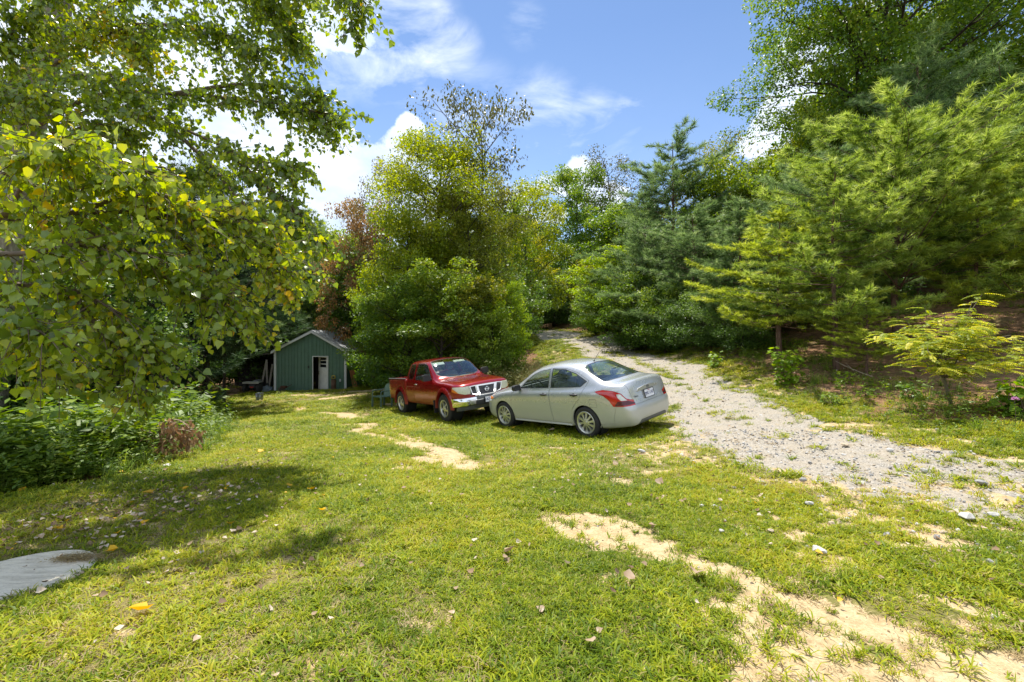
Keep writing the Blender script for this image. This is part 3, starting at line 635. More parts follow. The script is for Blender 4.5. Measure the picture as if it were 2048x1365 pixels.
T(1880, 28, 20, 150, 'b1', 'green', 'dark leafy tree closing the gap right of the towering broadleaf', 'tree', GR)
# --- down the drive
T(1155, 56, 350, 75, 'b2', 'green', 'green tree at the end of the drive left of the brownish one', 'tree', GD)
T(1215, 58, 322, 72, 'airy', 'dusk', 'brownish airy tree above the end of the drive', 'tree', GD)
T(1235, 50, 420, 80, 'b1', 'green', 'green tree below the brownish airy tree', 'tree', GD)
T(1060, 42, 392, 72, 'b3', 'lime', 'yellow green tree right of the tall bare topped tree', 'tree', GD)
T(1010, 36, 420, 60, 'b2', 'mid', 'green tree close behind the tall bare topped tree', 'tree', GD)
T(1045, 49, 455, 60, 'b3', 'yellow', 'bright yellow tree over the bend of the drive', 'tree', GD)
T(1205, 41, 540, 70, 'bush', 'olive', 'olive thicket arching over the bend of the drive', 'shrub', GD, name='shrub')
T(1110, 50, 560, 90, 'bush', 'dark', 'dark thicket closing the end of the drive', 'shrub', GD, name='shrub')
T(1185, 60, 500, 120, 'bush', 'green', 'green thicket beyond the crest of the drive', 'shrub', GD, name='shrub')
T(1000, 62, 470, 120, 'bush', 'green', 'distant green thicket behind the yellow tree', 'shrub', GD, name='shrub')
T(1215, 29, 512, 75, 'b2', 'bright', 'sunlit bright green tree on the right of the far drive', 'tree', GD)
T(1270, 24, 560, 70, 'bush', 'green', 'leafy shrub at the right edge of the far drive', 'shrub', GD, name='shrub')
T(1330, 21, 590, 75, 'bush', 'green', 'rounded shrub under the dark pointed pine', 'shrub', GD, name='shrub')
T(1400, 18.2, 600, 80, 'bush', 'dark', 'dark rounded shrub at the start of the bank', 'shrub', GD, name='shrub')
T(1490, 15.8, 600, 70, 'bush', 'dark', 'low dark shrub under the mid green pine', 'shrub', GD, name='shrub')
T(1190, 34, 590, 55, 'bush', 'green', 'small shrub on the right of the crest', 'shrub', GD, name='shrub')
# --- middle mass behind the truck
T(885, 24, 285, 140, 'locust', 'lime', 'tall yellow green locust behind the red truck', 'tree', GM)
T(962, 26, 222, 92, 'sparse', 'dusk', 'tall thin tree with sparse dark leaves against the sky', 'tree', GM)
T(930, 23, 380, 95, 'locust', 'olive', 'olive green tree leaning against the tall locust', 'tree', GM)
T(775, 29, 345, 62, 'airy', 'umber', 'brown topped airy tree left of the tall locust', 'tree', GM)
T(738, 31, 425, 70, 'b3', 'rust', 'rust brown tree between the shed and the truck', 'tree', GM)
T(815, 22, 455, 80, 'b3', 'lime', 'yellowish tree in front of the tall locust', 'tree', GM)
T(700, 34, 480, 55, 'b1', 'mid', 'light green tree above the shed roof', 'tree', GM)
T(778, 24, 560, 72, 'bush', 'green', 'leafy thicket right of the shed', 'shrub', GM, name='shrub')
T(800, 19.8, 575, 85, 'b3', 'green', 'dark green thicket behind the bed of the truck', 'shrub', GM, name='shrub')
T(880, 19.0, 545, 90, 'b1', 'mid', 'green thicket behind the cab of the truck', 'shrub', GM, name='shrub')
T(725, 33, 500, 80, 'b2', 'green', 'dark green tree at the right corner of the shed', 'tree', GM)
T(742, 27.5, 665, 42, 'bush', 'green', 'low leafy shrub touching the shed corner', 'shrub', GM, name='shrub')
T(955, 19.5, 560, 70, 'b2', 'olive', 'olive brush behind the front of the truck', 'shrub', GM, name='shrub')
T(1012, 19.6, 578, 46, 'b2', 'bright', 'slender shrub with pale yellow plumes beside the drive', 'shrub', GM, name='shrub')
T(985, 18.8, 640, 48, 'bush', 'mid', 'low bush between truck and drive', 'shrub', GM, name='shrub')
T(660, 46, 470, 70, 'airy', 'mid', 'distant thin tree over the shed', 'tree', GM)
T(640, 60, 500, 120, 'bush', 'mid', 'distant wood edge behind the shed', 'tree', GM)
T(900, 30, 480, 110, 'bush', 'dark', 'dark wood behind the tall locust', 'tree', GM)
T(790, 34, 520, 110, 'bush', 'dark', 'dark wood behind the rust brown tree', 'tree', GM)
T(1000, 30, 560, 70, 'bush', 'dark', 'dark wood at the left of the far drive', 'tree', GM)
# --- left wood
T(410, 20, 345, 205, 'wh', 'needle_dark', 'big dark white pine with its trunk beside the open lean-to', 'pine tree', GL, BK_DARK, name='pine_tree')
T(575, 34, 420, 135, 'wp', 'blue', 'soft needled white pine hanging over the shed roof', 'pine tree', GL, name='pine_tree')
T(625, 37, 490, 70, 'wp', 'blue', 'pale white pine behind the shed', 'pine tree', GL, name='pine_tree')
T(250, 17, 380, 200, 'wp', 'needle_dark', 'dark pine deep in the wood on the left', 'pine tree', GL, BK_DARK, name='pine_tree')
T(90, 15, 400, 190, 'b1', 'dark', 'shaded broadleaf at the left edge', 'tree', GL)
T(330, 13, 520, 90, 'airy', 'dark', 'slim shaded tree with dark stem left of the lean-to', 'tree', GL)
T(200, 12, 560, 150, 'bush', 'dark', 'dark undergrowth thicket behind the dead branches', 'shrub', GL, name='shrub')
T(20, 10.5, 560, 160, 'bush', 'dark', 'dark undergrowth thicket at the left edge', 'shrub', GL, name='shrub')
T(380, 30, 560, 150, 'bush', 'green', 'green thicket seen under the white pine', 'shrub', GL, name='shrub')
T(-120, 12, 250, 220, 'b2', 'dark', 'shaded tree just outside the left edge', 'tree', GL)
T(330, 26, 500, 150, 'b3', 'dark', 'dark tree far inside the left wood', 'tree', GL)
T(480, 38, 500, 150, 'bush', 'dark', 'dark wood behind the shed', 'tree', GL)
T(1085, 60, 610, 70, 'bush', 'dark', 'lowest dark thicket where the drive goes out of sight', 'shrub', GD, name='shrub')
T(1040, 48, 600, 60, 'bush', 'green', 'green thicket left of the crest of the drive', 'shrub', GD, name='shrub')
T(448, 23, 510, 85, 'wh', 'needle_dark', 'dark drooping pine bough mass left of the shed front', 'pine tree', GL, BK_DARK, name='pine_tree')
def far_wood():
    g = np.random.default_rng(31); n = 110; a = np.radians(np.linspace(-64, 64, n)); r = g.uniform(66, 92, n); x = r * np.sin(a); y = r * np.cos(a); S = g.uniform(1.2, 2.0, n)
    ms = []
    for k in ('bush', 'b1', 'b2'):
        m = PROTO[k][1].copy(); m.materials.clear(); m.materials.append(G['dark']); ms.append(m)
    scatter('far_wood', np.stack([x, y, terrain(x, y) - 1], 1), np.stack([0 * x, 0 * x, g.uniform(0, 6.28, n)], 1), S, np.where(g.uniform(0, 1, n) < .7, 0, g.integers(1, 3, n)), ms)
far_wood()
# ---------------------------------------------------------------- cottonwood over the left of the view
DELT = (np.array([(0, 0, 0), (-.40, .04, .03), (-.46, .36, .12), (0, 1, -.12), (.46, .36, .12), (.40, .04, .03), (0, .45, -.02)]), np.array([(0, 6, 1), (1, 6, 2), (2, 6, 3), (0, 5, 6), (5, 4, 6), (4, 3, 6)]))
def cotton_mat():
    d = Nd('cottonwood_leaves'); v = d.math('ADD', d.attr('v'), d.math('MULTIPLY', d.math('SUBTRACT', d.noise(1.6, 2, .5, d.pos()), .5), .45), True)
    c = d.ramp(v, [(0, (.08, .135, .022)), (.3, (.18, .265, .035)), (.58, (.30, .38, .045)), (.82, (.44, .46, .035)), (.93, (.50, .42, .02)), (1, (.66, .43, .015))])
    p = d.bsdf(c, .30, **{'Specular IOR Level': .8}); hs = d.n('ShaderNodeHueSaturation', {'Hue': .485, 'Saturation': 1.15, 'Value': 1.7, 'Color': c}).outputs[0]
    return d.done(d.n('ShaderNodeMixShader', {0: .48, 1: p, 2: d.n('ShaderNodeBsdfTranslucent', {'Color': hs}).outputs[0]}).outputs[0])
M_COT = cotton_mat(); M_TWIG = simple('twig_bark', (.13, .095, .065), .85, 0, .3, 20)
def cottonwood():
    g = np.random.default_rng(77); K = 1.42; base = at(-70, 900, 6.9 * K); root = thing('cottonwood_tree', 'large cottonwood at the left edge with heart shaped leaves hanging over the lawn', 'tree', (base.x, base.y, gz(base.x, base.y)))
    off = np.array(root.location)
    m = MB(); tr = [at(a, b, c * K) for a, b, c in ((-70, 960, 6.9), (-30, 760, 6.8), (5, 480, 6.7), (60, 220, 6.6), (112, 0, 6.5), (150, -300, 6.4), (170, -700, 6.4))]
    P = pchip(np.arange(len(tr), dtype=float), np.array(tr), np.linspace(0, len(tr) - 1, 30)); m.tube(P - off, list(np.linspace(.42, .17, 30)), 14); m.obj('trunk', BK_PALE, root, 60)
    # limbs: (points as pixel x, pixel y, metres), twigs per limb, twig length, spread of leaf sizes, leaf tone
    B = [([(90, 120, 6.4), (250, 0, 6.0), (430, -40, 5.6), (545, 10, 5.4), (590, 80, 5.3)], 95, .55, .078, .42), ([(100, 60, 6.4), (260, 50, 6), (420, 60, 5.6), (520, 100, 5.5)], 90, .6, .078, .40), ([(112, 0, 6.4), (250, -90, 5.8), (420, -120, 5.2), (560, -80, 5), (600, -20, 4.9)], 80, .55, .078, .45),
         ([(60, 260, 6.5), (200, 190, 6.1), (350, 188, 5.8), (480, 200, 5.6), (600, 215, 5.4), (672, 238, 5.3)], 105, .42, .078, .40), ([(350, 188, 5.8), (470, 170, 5.6), (580, 175, 5.5), (650, 190, 5.4)], 45, .36, .078, .38),
         ([(55, 300, 6.5), (200, 215, 6.2), (330, 245, 5.8), (440, 290, 5.6), (530, 325, 5.4), (588, 330, 5.4)], 90, .42, .078, .40), ([(330, 245, 5.8), (420, 330, 5.6), (480, 400, 5.5), (540, 450, 5.4), (590, 470, 5.4)], 70, .42, .078, .42),
         ([(440, 290, 5.6), (540, 380, 5.4), (600, 430, 5.3), (640, 478, 5.2)], 75, .36, .078, .42), ([(40, 350, 6.5), (180, 300, 6.1), (300, 330, 5.8), (420, 360, 5.6)], 55, .45, .078, .40),
         ([(80, 150, 6.5), (170, 90, 6.1), (250, 60, 6), (290, 120, 6)], 75, .5, .078, .78), ([(60, 200, 6.5), (20, 120, 5.8), (40, 40, 5.4), (120, -30, 5.2)], 80, .55, .078, .48), ([(50, 250, 6.5), (-20, 200, 5.4), (20, 180, 5), (90, 190, 4.8)], 70, .5, .078, .48),
         ([(60, 200, 6.4), (150, 150, 5.4), (240, 160, 5.2), (290, 210, 5.1)], 60, .45, .078, .46), ([(30, 400, 6.5), (90, 300, 5.6), (180, 250, 5.3), (250, 260, 5.2)], 55, .45, .078, .46), ([(140, -150, 6.4), (330, -200, 5), (550, -120, 4.3), (690, -40, 4.2), (730, 5, 4.2)], 40, .38, .075, .38), ([(690, -40, 4.2), (700, 20, 4.2), (706, 60, 4.2)], 16, .22, .07, .38),
         ([(140, -150, 6.4), (300, -160, 5.4), (450, -90, 5.1), (520, -60, 5)], 60, .55, .078, .45),
         # lower, nearer boughs
         ([(-160, 520, 3.4), (0, 455, 3.1), (160, 440, 3.0), (330, 440, 3.2), (470, 470, 3.5), (560, 505, 3.8), (598, 560, 4.0)], 175, .42, .076, .50), ([(-160, 430, 3.3), (0, 380, 2.9), (90, 320, 2.7), (170, 295, 2.6)], 90, .34, .078, .52), ([(0, 455, 3.1), (130, 400, 2.9), (240, 350, 2.9), (325, 355, 3.0)], 95, .32, .078, .55),
         ([(160, 440, 3.0), (330, 400, 3.2), (470, 440, 3.5), (590, 470, 3.8)], 90, .32, .074, .60), ([(-160, 620, 3.4), (0, 580, 2.9), (150, 590, 2.9), (260, 640, 3.0), (320, 700, 3.1)], 125, .38, .076, .46), ([(-160, 740, 3.2), (0, 680, 2.9), (90, 710, 2.9), (150, 750, 2.9)], 60, .34, .080, .45),
         ([(150, 590, 2.9), (230, 680, 3.0), (280, 750, 3.1), (290, 800, 3.1)], 65, .26, .074, .58), ([(330, 440, 3.2), (420, 530, 3.4), (490, 600, 3.5), (530, 660, 3.6)], 85, .30, .072, .52), ([(160, 440, 3.0), (280, 530, 3.1), (400, 590, 3.3), (480, 625, 3.4)], 90, .32, .074, .46),
         ([(-100, 520, 3.0), (60, 520, 2.7), (200, 500, 2.8), (320, 520, 3.0)], 90, .34, .078, .46), ([(470, 470, 3.5), (550, 530, 3.7), (595, 590, 3.8)], 45, .24, .07, .66), ([(-120, 640, 2.7), (20, 650, 2.5), (120, 680, 2.5)], 60, .32, .078, .46)]
    lm = MB(); LP, LD, LN, LS, LV = [], [], [], [], []
    for (pts, nt, tl, ls, vm) in B:
        tl *= K; low_ = pts[0][2] < 4; ls *= K * (.56 if low_ else .62); nt = int(nt * (1.15 if low_ else 2.0)); vm -= 0 if low_ else .05; pts = [(p[0] - 22, p[1] - 12, p[2]) for p in pts] if low_ else pts; Q = np.array([at(p[0], p[1], p[2] * K) for p in pts]); n = len(Q); C = pchip(np.arange(n, dtype=float), Q, np.linspace(0, n - 1, n * 5)); r0 = .012 + .0035 * Q[0][1] if len(pts) > 3 else .012  # upper boughs get a darker leaf colour to look backlit
        lm.tube(C - off, list(np.linspace(r0 * 1.1, .005, len(C))), 6, False)
        for k in range(nt):
            u = (g.uniform(.06, 1) ** .8) * (len(C) - 1); i = min(int(u), len(C) - 2); p = C[i] + (C[i + 1] - C[i]) * (u - i); ax = C[i + 1] - C[i]; ax /= np.linalg.norm(ax)
            d = g.normal(0, 1, 3) * np.array([1, 1, .7]) + ax * .9; d[2] -= .15; d /= np.linalg.norm(d); L_ = tl * g.uniform(.45, 1.3); steps = 6; T_ = [p]
            for s_ in range(steps): d = d + np.array([0, 0, -.09]); d /= np.linalg.norm(d); T_.append(T_[-1] + d * L_ / steps)
            T_ = np.array(T_); lm.tube(T_ - off, list(np.linspace(.006, .0022, len(T_))), 3, False); nl = int(L_ / (.031 * K))
            for q in range(nl):
                w = .1 + .9 * (q + g.uniform(0, 1)) / nl; j = min(steps - 1, int(w * steps)); b = T_[j] + (T_[j + 1] - T_[j]) * (w * steps - j)
                pet = g.normal(0, 1, 3); pet[2] -= .2; pet /= np.linalg.norm(pet); b2 = b + pet * ls * .55
                dd = pet * .55 + g.normal(0, .35, 3); dd[2] -= .75; nn = g.normal(0, .8, 3); nn[1] -= .55; nn[2] += .35
                LP.append(b2); LD.append(dd); LN.append(nn); LS.append(ls * min(1.6, g.lognormal(0, .3))); LV.append(vm + (.04 if low_ else 0) + g.normal(0, .19) + (.4 if g.uniform() < .010 else 0) - .06)
    lm.obj('limb', M_TWIG, root, 60)
    LP, LD, LN, LS, LV = map(np.array, (LP, LD, LN, LS, LV)); LV = np.clip(LV, 0, 1); LP = LP - off
    # the 300 leaves that show largest are objects of their own, the rest one mass
    cp_ = LP + off; sx = (cp_[:, 0] / cp_[:, 1] * F + 1024); sy = HZ - cp_[:, 2] / cp_[:, 1] * F; vis = (sx > 5) & (sx < 700) & (sy > 5) & (sy < 900)
    rank = np.where(vis, LS / cp_[:, 1], 0); big = np.argsort(-rank)[:300]; rest = np.setdiff1d(np.arange(len(LP)), big)
    V, Fc, v = leaves(LP[rest], LD[rest], LN[rest], LS[rest], LV[rest], DELT); o = link('foliage', np_mesh('foliage', V, Fc, dict(v=v), (M_COT,)), root); o['kind'] = 'stuff'
    var = [np_mesh('leaf', DELT[0], DELT[1], dict(v=[q] * 7), (M_COT,)) for q in np.linspace(.2, .95, 9)]
    for i in big:
        d = Vector(LD[i]).normalized(); nn = Vector(LN[i]); s_ = d.cross(nn).normalized(); n2 = s_.cross(d); M_ = Matrix((s_, d, n2)).transposed().to_4x4(); q = link('leaf', var[min(8, max(0, int((LV[i] - .15) / .8 * 9)))], root)
        q.matrix_basis = Matrix.Translation(Vector(LP[i])) @ M_ @ Matrix.Scale(float(LS[i]), 4)
    return len(LP)
print('cottonwood leaves', cottonwood())

# ---------------------------------------------------------------- yellow locust with feather leaves, saplings and plants on the bank
def frond(P, a, L_, n, lw, out, g, v, droop=.35):
    """pinnate leaf: leaflets in pairs along an arching stalk"""
    d = np.array([math.cos(a), math.sin(a), g.uniform(-.05, .35)]); p = np.array(P, float)
    for i in range(n):
        d[2] -= droop * 1.6 / n; d /= np.linalg.norm(d); p = p + d * L_ / n; side = np.cross(d, [0, 0, 1.]); side /= np.linalg.norm(side)
        for s_ in ((1, -1) if i < n - 1 else (1, -1, 0)):
            ld = side * s_ + d * (.35 if s_ else 1) + np.array([0, 0, -.35]); out.append((p.copy(), ld, np.array([g.normal(0, .35), g.normal(-.55, .35), 1.]), lw * g.uniform(.8, 1.15) * (1 - .3 * i / n), np.clip(v + g.normal(0, .1), 0, 1)))
LEAFLET = (np.array([(0, 0, 0), (-.24, .45, .02), (0, 1, -.03), (.24, .45, .02)]), np.array([(0, 2, 1), (0, 3, 2)]))
def locust():
    g = np.random.default_rng(5); p0 = on(1903, 812); root = thing('locust_sapling', 'small spreading locust with bright yellow green feathery leaves beside the gravel', 'tree', p0)
    k = p0.y / F; m = MB(); out = []
    def W(px, py, dd=0.0): return np.array([(px - 1903) * k, dd, (812 - py) * k])
    stem = [W(1903, 815), W(1893, 760, .05), W(1880, 722, .1), W(1868, 700, .1)]; m.tube(stem, [.032, .026, .02, .016], 7)
    tips = [(1765, 690, -.5), (1790, 712, -.7), (1822, 735, -.6), (1850, 700, -.7), (1740, 672, -.1), (1830, 660, -.2), (1900, 660, -.5), (1960, 672, -.5), (2020, 690, -.4), (2060, 675, 0), (1985, 715, -.6), (1930, 705, -.8), (1890, 628, 0), (1945, 605, 0), (1975, 590, .1), (1880, 612, .3), (2000, 640, .3), (1960, 640, .0), (1860, 640, .5), (2070, 715, -.3), (1800, 672, .4), (1925, 640, -.2), (2035, 655, .4), (1870, 735, -.7), (1940, 740, -.7), (2010, 735, -.2), (1780, 735, -.2)]
    for (x, y, dd) in tips:
        e = W(x, y, dd); s0 = stem[1 + int(g.integers(0, 3))]; C = wobble(s0, e, 5, .05, g, -.06); m.tube(C, list(np.linspace(.012, .004, 6)), 4, False)
        for q in range(30):
            u = g.uniform(.2, 1.0) * 5; i = min(4, int(u)); b = C[i] + (C[i + 1] - C[i]) * (u - i); a = g.uniform(0, 2 * PI) if q > 4 else math.atan2(e[1] - s0[1], e[0] - s0[0]) + g.normal(0, .6)
            frond(b + g.normal(0, .03, 3), a, g.uniform(.20, .32), 10, .058, out, g, .28 + .55 * (q < 9) * g.uniform(.5, 1.1))
    m.obj('stem', simple('green_bark', (.15, .13, .08), .85), root, 60)
    A = [np.array(z) for z in zip(*out)]; V, Fc, v = leaves(A[0], A[1], A[2], A[3], A[4], LEAFLET); link('foliage', np_mesh('foliage', V, Fc, dict(v=v), (leaf_mat('locust_leaflets', [(0, (.13, .20, .02)), (.4, (.36, .42, .03)), (.75, (.62, .60, .05)), (1, (.78, .68, .08))], .5, .5, .5),)), root)['kind'] = 'stuff'
locust()
MAPLE = (np.array([(0, 0, 0), (-.45, .15, .04), (-.30, .38, .02), (-.55, .70, .05), (-.16, .66, 0), (0, 1.05, -.05), (.16, .66, 0), (.55, .70, .05), (.30, .38, .02), (.45, .15, .04)]), np.array([(0, 2, 1), (0, 4, 2), (2, 4, 3), (0, 5, 4), (0, 6, 5), (0, 8, 6), (8, 7, 6), (0, 9, 8)]))
def leafy(name, label, cat, p, H, R, n, size, mat, tm, seed, group=None, stems=5, vm=.55, low=.1):
    g = np.random.default_rng(seed); root = thing(name, label, cat, p, group=group); m = MB(); LP = []; LN = []; LD = []; LS = []; LV = []
    for s_ in range(stems):
        a = g.uniform(0, 6.28); e = np.array([math.cos(a) * R * g.uniform(.2, .8), math.sin(a) * R * g.uniform(.2, .8), H * g.uniform(.7, 1)]); C = wobble((0, 0, -.03), e, 5, .04, g); m.tube(C, list(np.linspace(.010, .004, 6)), 4, False)
        for q in range(n // stems):
            u = g.uniform(low, 1) * 5; i = min(4, int(u)); b = C[i] + (C[i + 1] - C[i]) * (u - i); dr = g.normal(0, 1, 3); dr[2] = abs(dr[2]) * .2 + g.normal(0, .2); dr /= np.linalg.norm(dr); p_ = b + dr * R * g.uniform(.1, .55) * (1.2 - u / 7)
            LP.append(p_); LD.append(dr + np.array([0, 0, -.45])); LN.append(np.array([g.normal(0, .35), g.normal(-.15, .35), 1.])); LS.append(size * g.uniform(.6, 1.3)); LV.append(np.clip(vm + g.normal(0, .15) + .2 * (u / 5 - .5), 0, 1))
    m.obj('stem', M_TWIG, root, 60); V, Fc, v = leaves(*map(np.array, (LP, LD, LN, LS, LV)), tm); link('foliage', np_mesh('foliage', V, Fc, dict(v=v), (G[mat],)), root)['kind'] = 'stuff'; return root
GS = 'saplings and leafy plants on the bank'
leafy('maple_sapling', 'bright green maple sapling at the foot of the bank', 'sapling', on(1572, 768), .95, .42, 330, .115, 'bright', MAPLE, 1, GS, 7, .42)
leafy('maple_sapling', 'tiny bright green sapling near the bend of the bank', 'sapling', on(1433, 735), .55, .26, 120, .10, 'bright', MAPLE, 2, GS, 4, .42)
leafy('leafy_shrub', 'broad leaved shrub at the right edge above the pink flower', 'shrub', on(2040, 830), .62, .5, 190, .13, 'bright', DELT, 3, GS, 7, .32)
leafy('leafy_plant', 'low sprig of green leaves on brown soil left of the fallen branch', 'plant', on(1682, 770), .34, .2, 50, .08, 'bright', MAPLE, 4, GS, 4, .40)
leafy('leafy_plant', 'low light green sprig between the maple sapling and the locust', 'plant', on(1732, 795), .18, .22, 40, .08, 'bright', MAPLE, 5, GS, 4, .3)
leafy('leafy_plant', 'small dark plant under the yellow locust', 'plant', on(1820, 800), .35, .3, 90, .08, 'green', DELT, 6, GS, 5, .5)
leafy('leafy_plant', 'small yellowish plant at the road edge below the maple sapling', 'plant', on(1665, 810), .22, .2, 50, .06, 'mid', DELT, 8, GS, 5, .6)
leafy('pokeweed', 'upright weed with layered leaves rising from the undergrowth on the left', 'plant', on(292, 900) + Vector((0, .3, 0)), .95, .28, 60, .13, 'bright', LEAFLET, 9, None, 3, .4)
def pink_flower():
    p = on(2030, 858); r = thing('pink_flower', 'tall pink flower head beside the right edge', 'flower', p); h = .42
    MB().tube([(0, 0, 0), (.01, 0, h * .5), (-.005, 0, h)], .004, 5).obj('stem', M_TWIG, r)
    g = np.random.default_rng(3); n = 34; a = g.uniform(0, 6.28, n); z = g.uniform(.05, h * .95, n); P_ = np.stack([0 * a, 0 * a, z], 1); D = np.stack([np.cos(a), np.sin(a), .2 + 0 * a], 1); V, Fc, v = leaves(P_, D, np.tile([0, 0, 1.], (n, 1)), np.full(n, .055), g.uniform(.3, .8, n), LEAFLET); link('leaves', np_mesh('leaves', V, Fc, dict(v=v), (G['bright'],)), r)['kind'] = 'stuff'
    n = 60; u = g.normal(0, 1, (n, 3)); u /= np.linalg.norm(u, axis=1, keepdims=True); u[:, 2] = abs(u[:, 2]); V, Fc, v = leaves(np.array([0, 0, h]) + u * .01, u, g.normal(0, 1, (n, 3)), np.full(n, .042), g.uniform(0, 1, n), LEAFLET); link('petals', np_mesh('petals', V, Fc, dict(v=v), (leaf_mat('pink_petals', [(0, (.42, .18, .34)), (1, (.72, .45, .62))], .3),)), r)['kind'] = 'stuff'
pink_flower()
def fallen_branch():
    p = on(1742, 757); r = thing('fallen_branch', 'pale bare branch lying on the brown soil under the pines', 'branch', p); k = p.y / F
    def W(px, py, dd=0): return (px - 1742) * k, dd, (757 - py) * k * .55 + .02
    MB().tube([W(1745, 757), W(1732, 742, .2), W(1720, 722, .5), W(1712, 705, .7)], [.012, .011, .009, .005], 6).tube([W(1726, 738, .3), W(1728, 712, .6)], [.007, .004], 5).obj('stick', simple('bare_wood', (.36, .29, .20), .8), r)
fallen_branch()

# ---------------------------------------------------------------- weeds, brush and litter
def weed_mesh(name, seed, H, n, size, mat, tm, stems=4, spread=.12, long_=1.0):
    g = np.random.default_rng(seed); LP = []; LN = []; LD = []; LS = []; LV = []; SV = []; SF = []
    for s_ in range(stems):
        x, y = g.normal(0, spread, 2); ex, ey = g.normal(0, H * .3, 2); h = H * g.uniform(.6, 1.15); k = len(SV); SV += [(x - .003, y, -.05), (x + .003, y, -.05), (x + ex, y + ey, h)]; SF.append((k, k + 1, k + 2))
        for q in range(n // stems):
            u = g.uniform(.15, 1); b = np.array([x + ex * u * u, y + ey * u * u, h * u]); a = g.uniform(0, 6.28); LP.append(b); LD.append([math.cos(a), math.sin(a), g.uniform(-.5, .5)]); LN.append([g.normal(0, .4), g.normal(0, .4), 1]); LS.append(size * g.uniform(.6, 1.3)); LV.append(np.clip(g.normal(.5, .2), 0, 1))
    V, Fc, v = leaves(*map(np.array, (LP, LD, LN, LS, LV)), (tm[0] * np.array([1 / long_ ** .5, 1, 1]), tm[1])); k = len(V)
    V = np.concatenate([V, np.array(SV)]); Fc = np.concatenate([Fc, np.array(SF) + k]); v = np.concatenate([v, np.full(len(SV), .25)])
    return np_mesh(name, V, Fc, dict(v=v), (mat,))
WEED = leaf_mat('weed_leaves', [(0, (.045, .09, .012)), (.4, (.11, .19, .02)), (.75, (.20, .29, .03)), (1, (.34, .38, .05))], .4, .5, .8, cs=1.5)
LONG = leaf_mat('long_grass', [(0, (.06, .11, .014)), (.5, (.16, .26, .03)), (1, (.32, .38, .07))], .4, .5, .8)
BRUSH = leaf_mat('brush_leaves', [(0, (.05, .065, .014)), (.4, (.14, .17, .03)), (.7, (.24, .22, .055)), (1, (.33, .21, .09))], .35, .6, .9, cs=1.5)
W_ = [weed_mesh('weed', 50 + i, .42, 60, .075, WEED, DIAMOND, 5, .13) for i in range(3)] + [weed_mesh('weed_narrow', 60 + i, .5, 90, .085, WEED, LEAFLET, 6, .14, 1.6) for i in range(3)] + [blade_mesh('long_grass_tuft', 40, .10, .42, .009, 70 + i, LONG, (.8, 1.5)) for i in range(3)]
BR = [weed_mesh('brush', 80 + i, 1.1, 120, .07, BRUSH, LEAFLET, 9, .22, 1.3) for i in range(3)] + [blade_mesh('dry_grass_tuft', 40, .12, .8, .010, 90 + i, M_STRAW, (1.0, 1.5)) for i in range(2)]
def weeds():
    P, S, I = [], [], []
    # left undergrowth
    x, y, g = polar_points(4.0, 26, 26, -62, -20, 11); e = left_wood(x, y) + (fbm(x * 1.5, y * 1.5, 5, 3) - .5) * .8
    k = (e > -.05) & (g.uniform(0, 1, len(x)) < np.clip(1.2 - e / 9, .3, 1) * np.clip(7 / y, .35, 1.6) ** 1.2) & (e < 9) & ~((y > 21) & (x > -13)); x, y, e = x[k], y[k], e[k]
    P.append(np.stack([x, y, terrain(x, y)], 1)); S.append((.55 + 1.25 * sstep(0, 1.6, e)) * g.uniform(.6, 1.35, len(x)) * (1 + .02 * y)); q = g.uniform(0, 1, len(x)); I.append(np.where(q < .34 - .2 * sstep(.2, 2, e), g.integers(6, 9, len(x)), np.where(q < .62, g.integers(0, 3, len(x)), g.integers(3, 6, len(x)))))
    # strip at the foot of the right bank
    x, y, g = polar_points(3.2, 34, 22, 8, 62, 12); rd = road_d(x, y); n = fbm(x * 1.1, y * 1.1, 15, 3)
    k = (rd > .55 + (n - .5) * 1.2) & (x > 4.2) & (g.uniform(0, 1, len(x)) < np.where(rd < 2.4, .95, .95 - np.clip((rd - 2.4) * .55, 0, .78)) * (.10 + 1.2 * sstep(.42, .62, n) + .5 * sstep(7.5, 6, y))); x, y, rd = x[k], y[k], rd[k]
    P.append(np.stack([x, y, terrain(x, y)], 1)); S.append((.26 + .36 * sstep(.6, 1.8, rd) - .22 * sstep(2.2, 3.6, rd)) * g.uniform(.6, 1.3, len(x))); q = g.uniform(0, 1, len(x)); I.append(np.where(q < .35, g.integers(6, 9, len(x)), g.integers(0, 6, len(x))))
    P = np.concatenate(P); S = np.concatenate(S); I = np.concatenate(I); g = np.random.default_rng(9); R_ = np.stack([g.normal(0, .1, len(P)), g.normal(0, .1, len(P)), g.uniform(0, 6.28, len(P))], 1)
    scatter('undergrowth', P, R_, S, I, W_); print('weeds', len(P))
    # brush in front of the trees behind the truck and beside the drive
    g = np.random.default_rng(13); n = 1500; x = g.uniform(-9.5, 1.3, n); y = 16.6 + np.maximum(0, -x - 3) * 3.0 + g.uniform(0, 1, n) ** 1.3 * 6 + np.maximum(0, x - 1.0) * 4.6
    k = (road_d(x, y) > 1.3) & ~((x < -9.8) & (y > 28)); x, y = x[k], y[k]; n = len(x)
    I = np.where(x > -4.5, np.where(g.uniform(0, 1, n) < .8, g.integers(0, 3, n), g.integers(3, 5, n)), 5 + g.integers(0, 3, n)); S = np.where(x > -4.5, g.uniform(.5, 1.25, n), g.uniform(1.2, 2.4, n)) * np.clip(1 - (x + .5) * .3, .5, 1)
    scatter('brush', np.stack([x, y, terrain(x, y)], 1), np.stack([g.normal(0, .12, n), g.normal(0, .12, n), g.uniform(0, 6.28, n)], 1), S, I, BR + W_[3:6])
weeds()
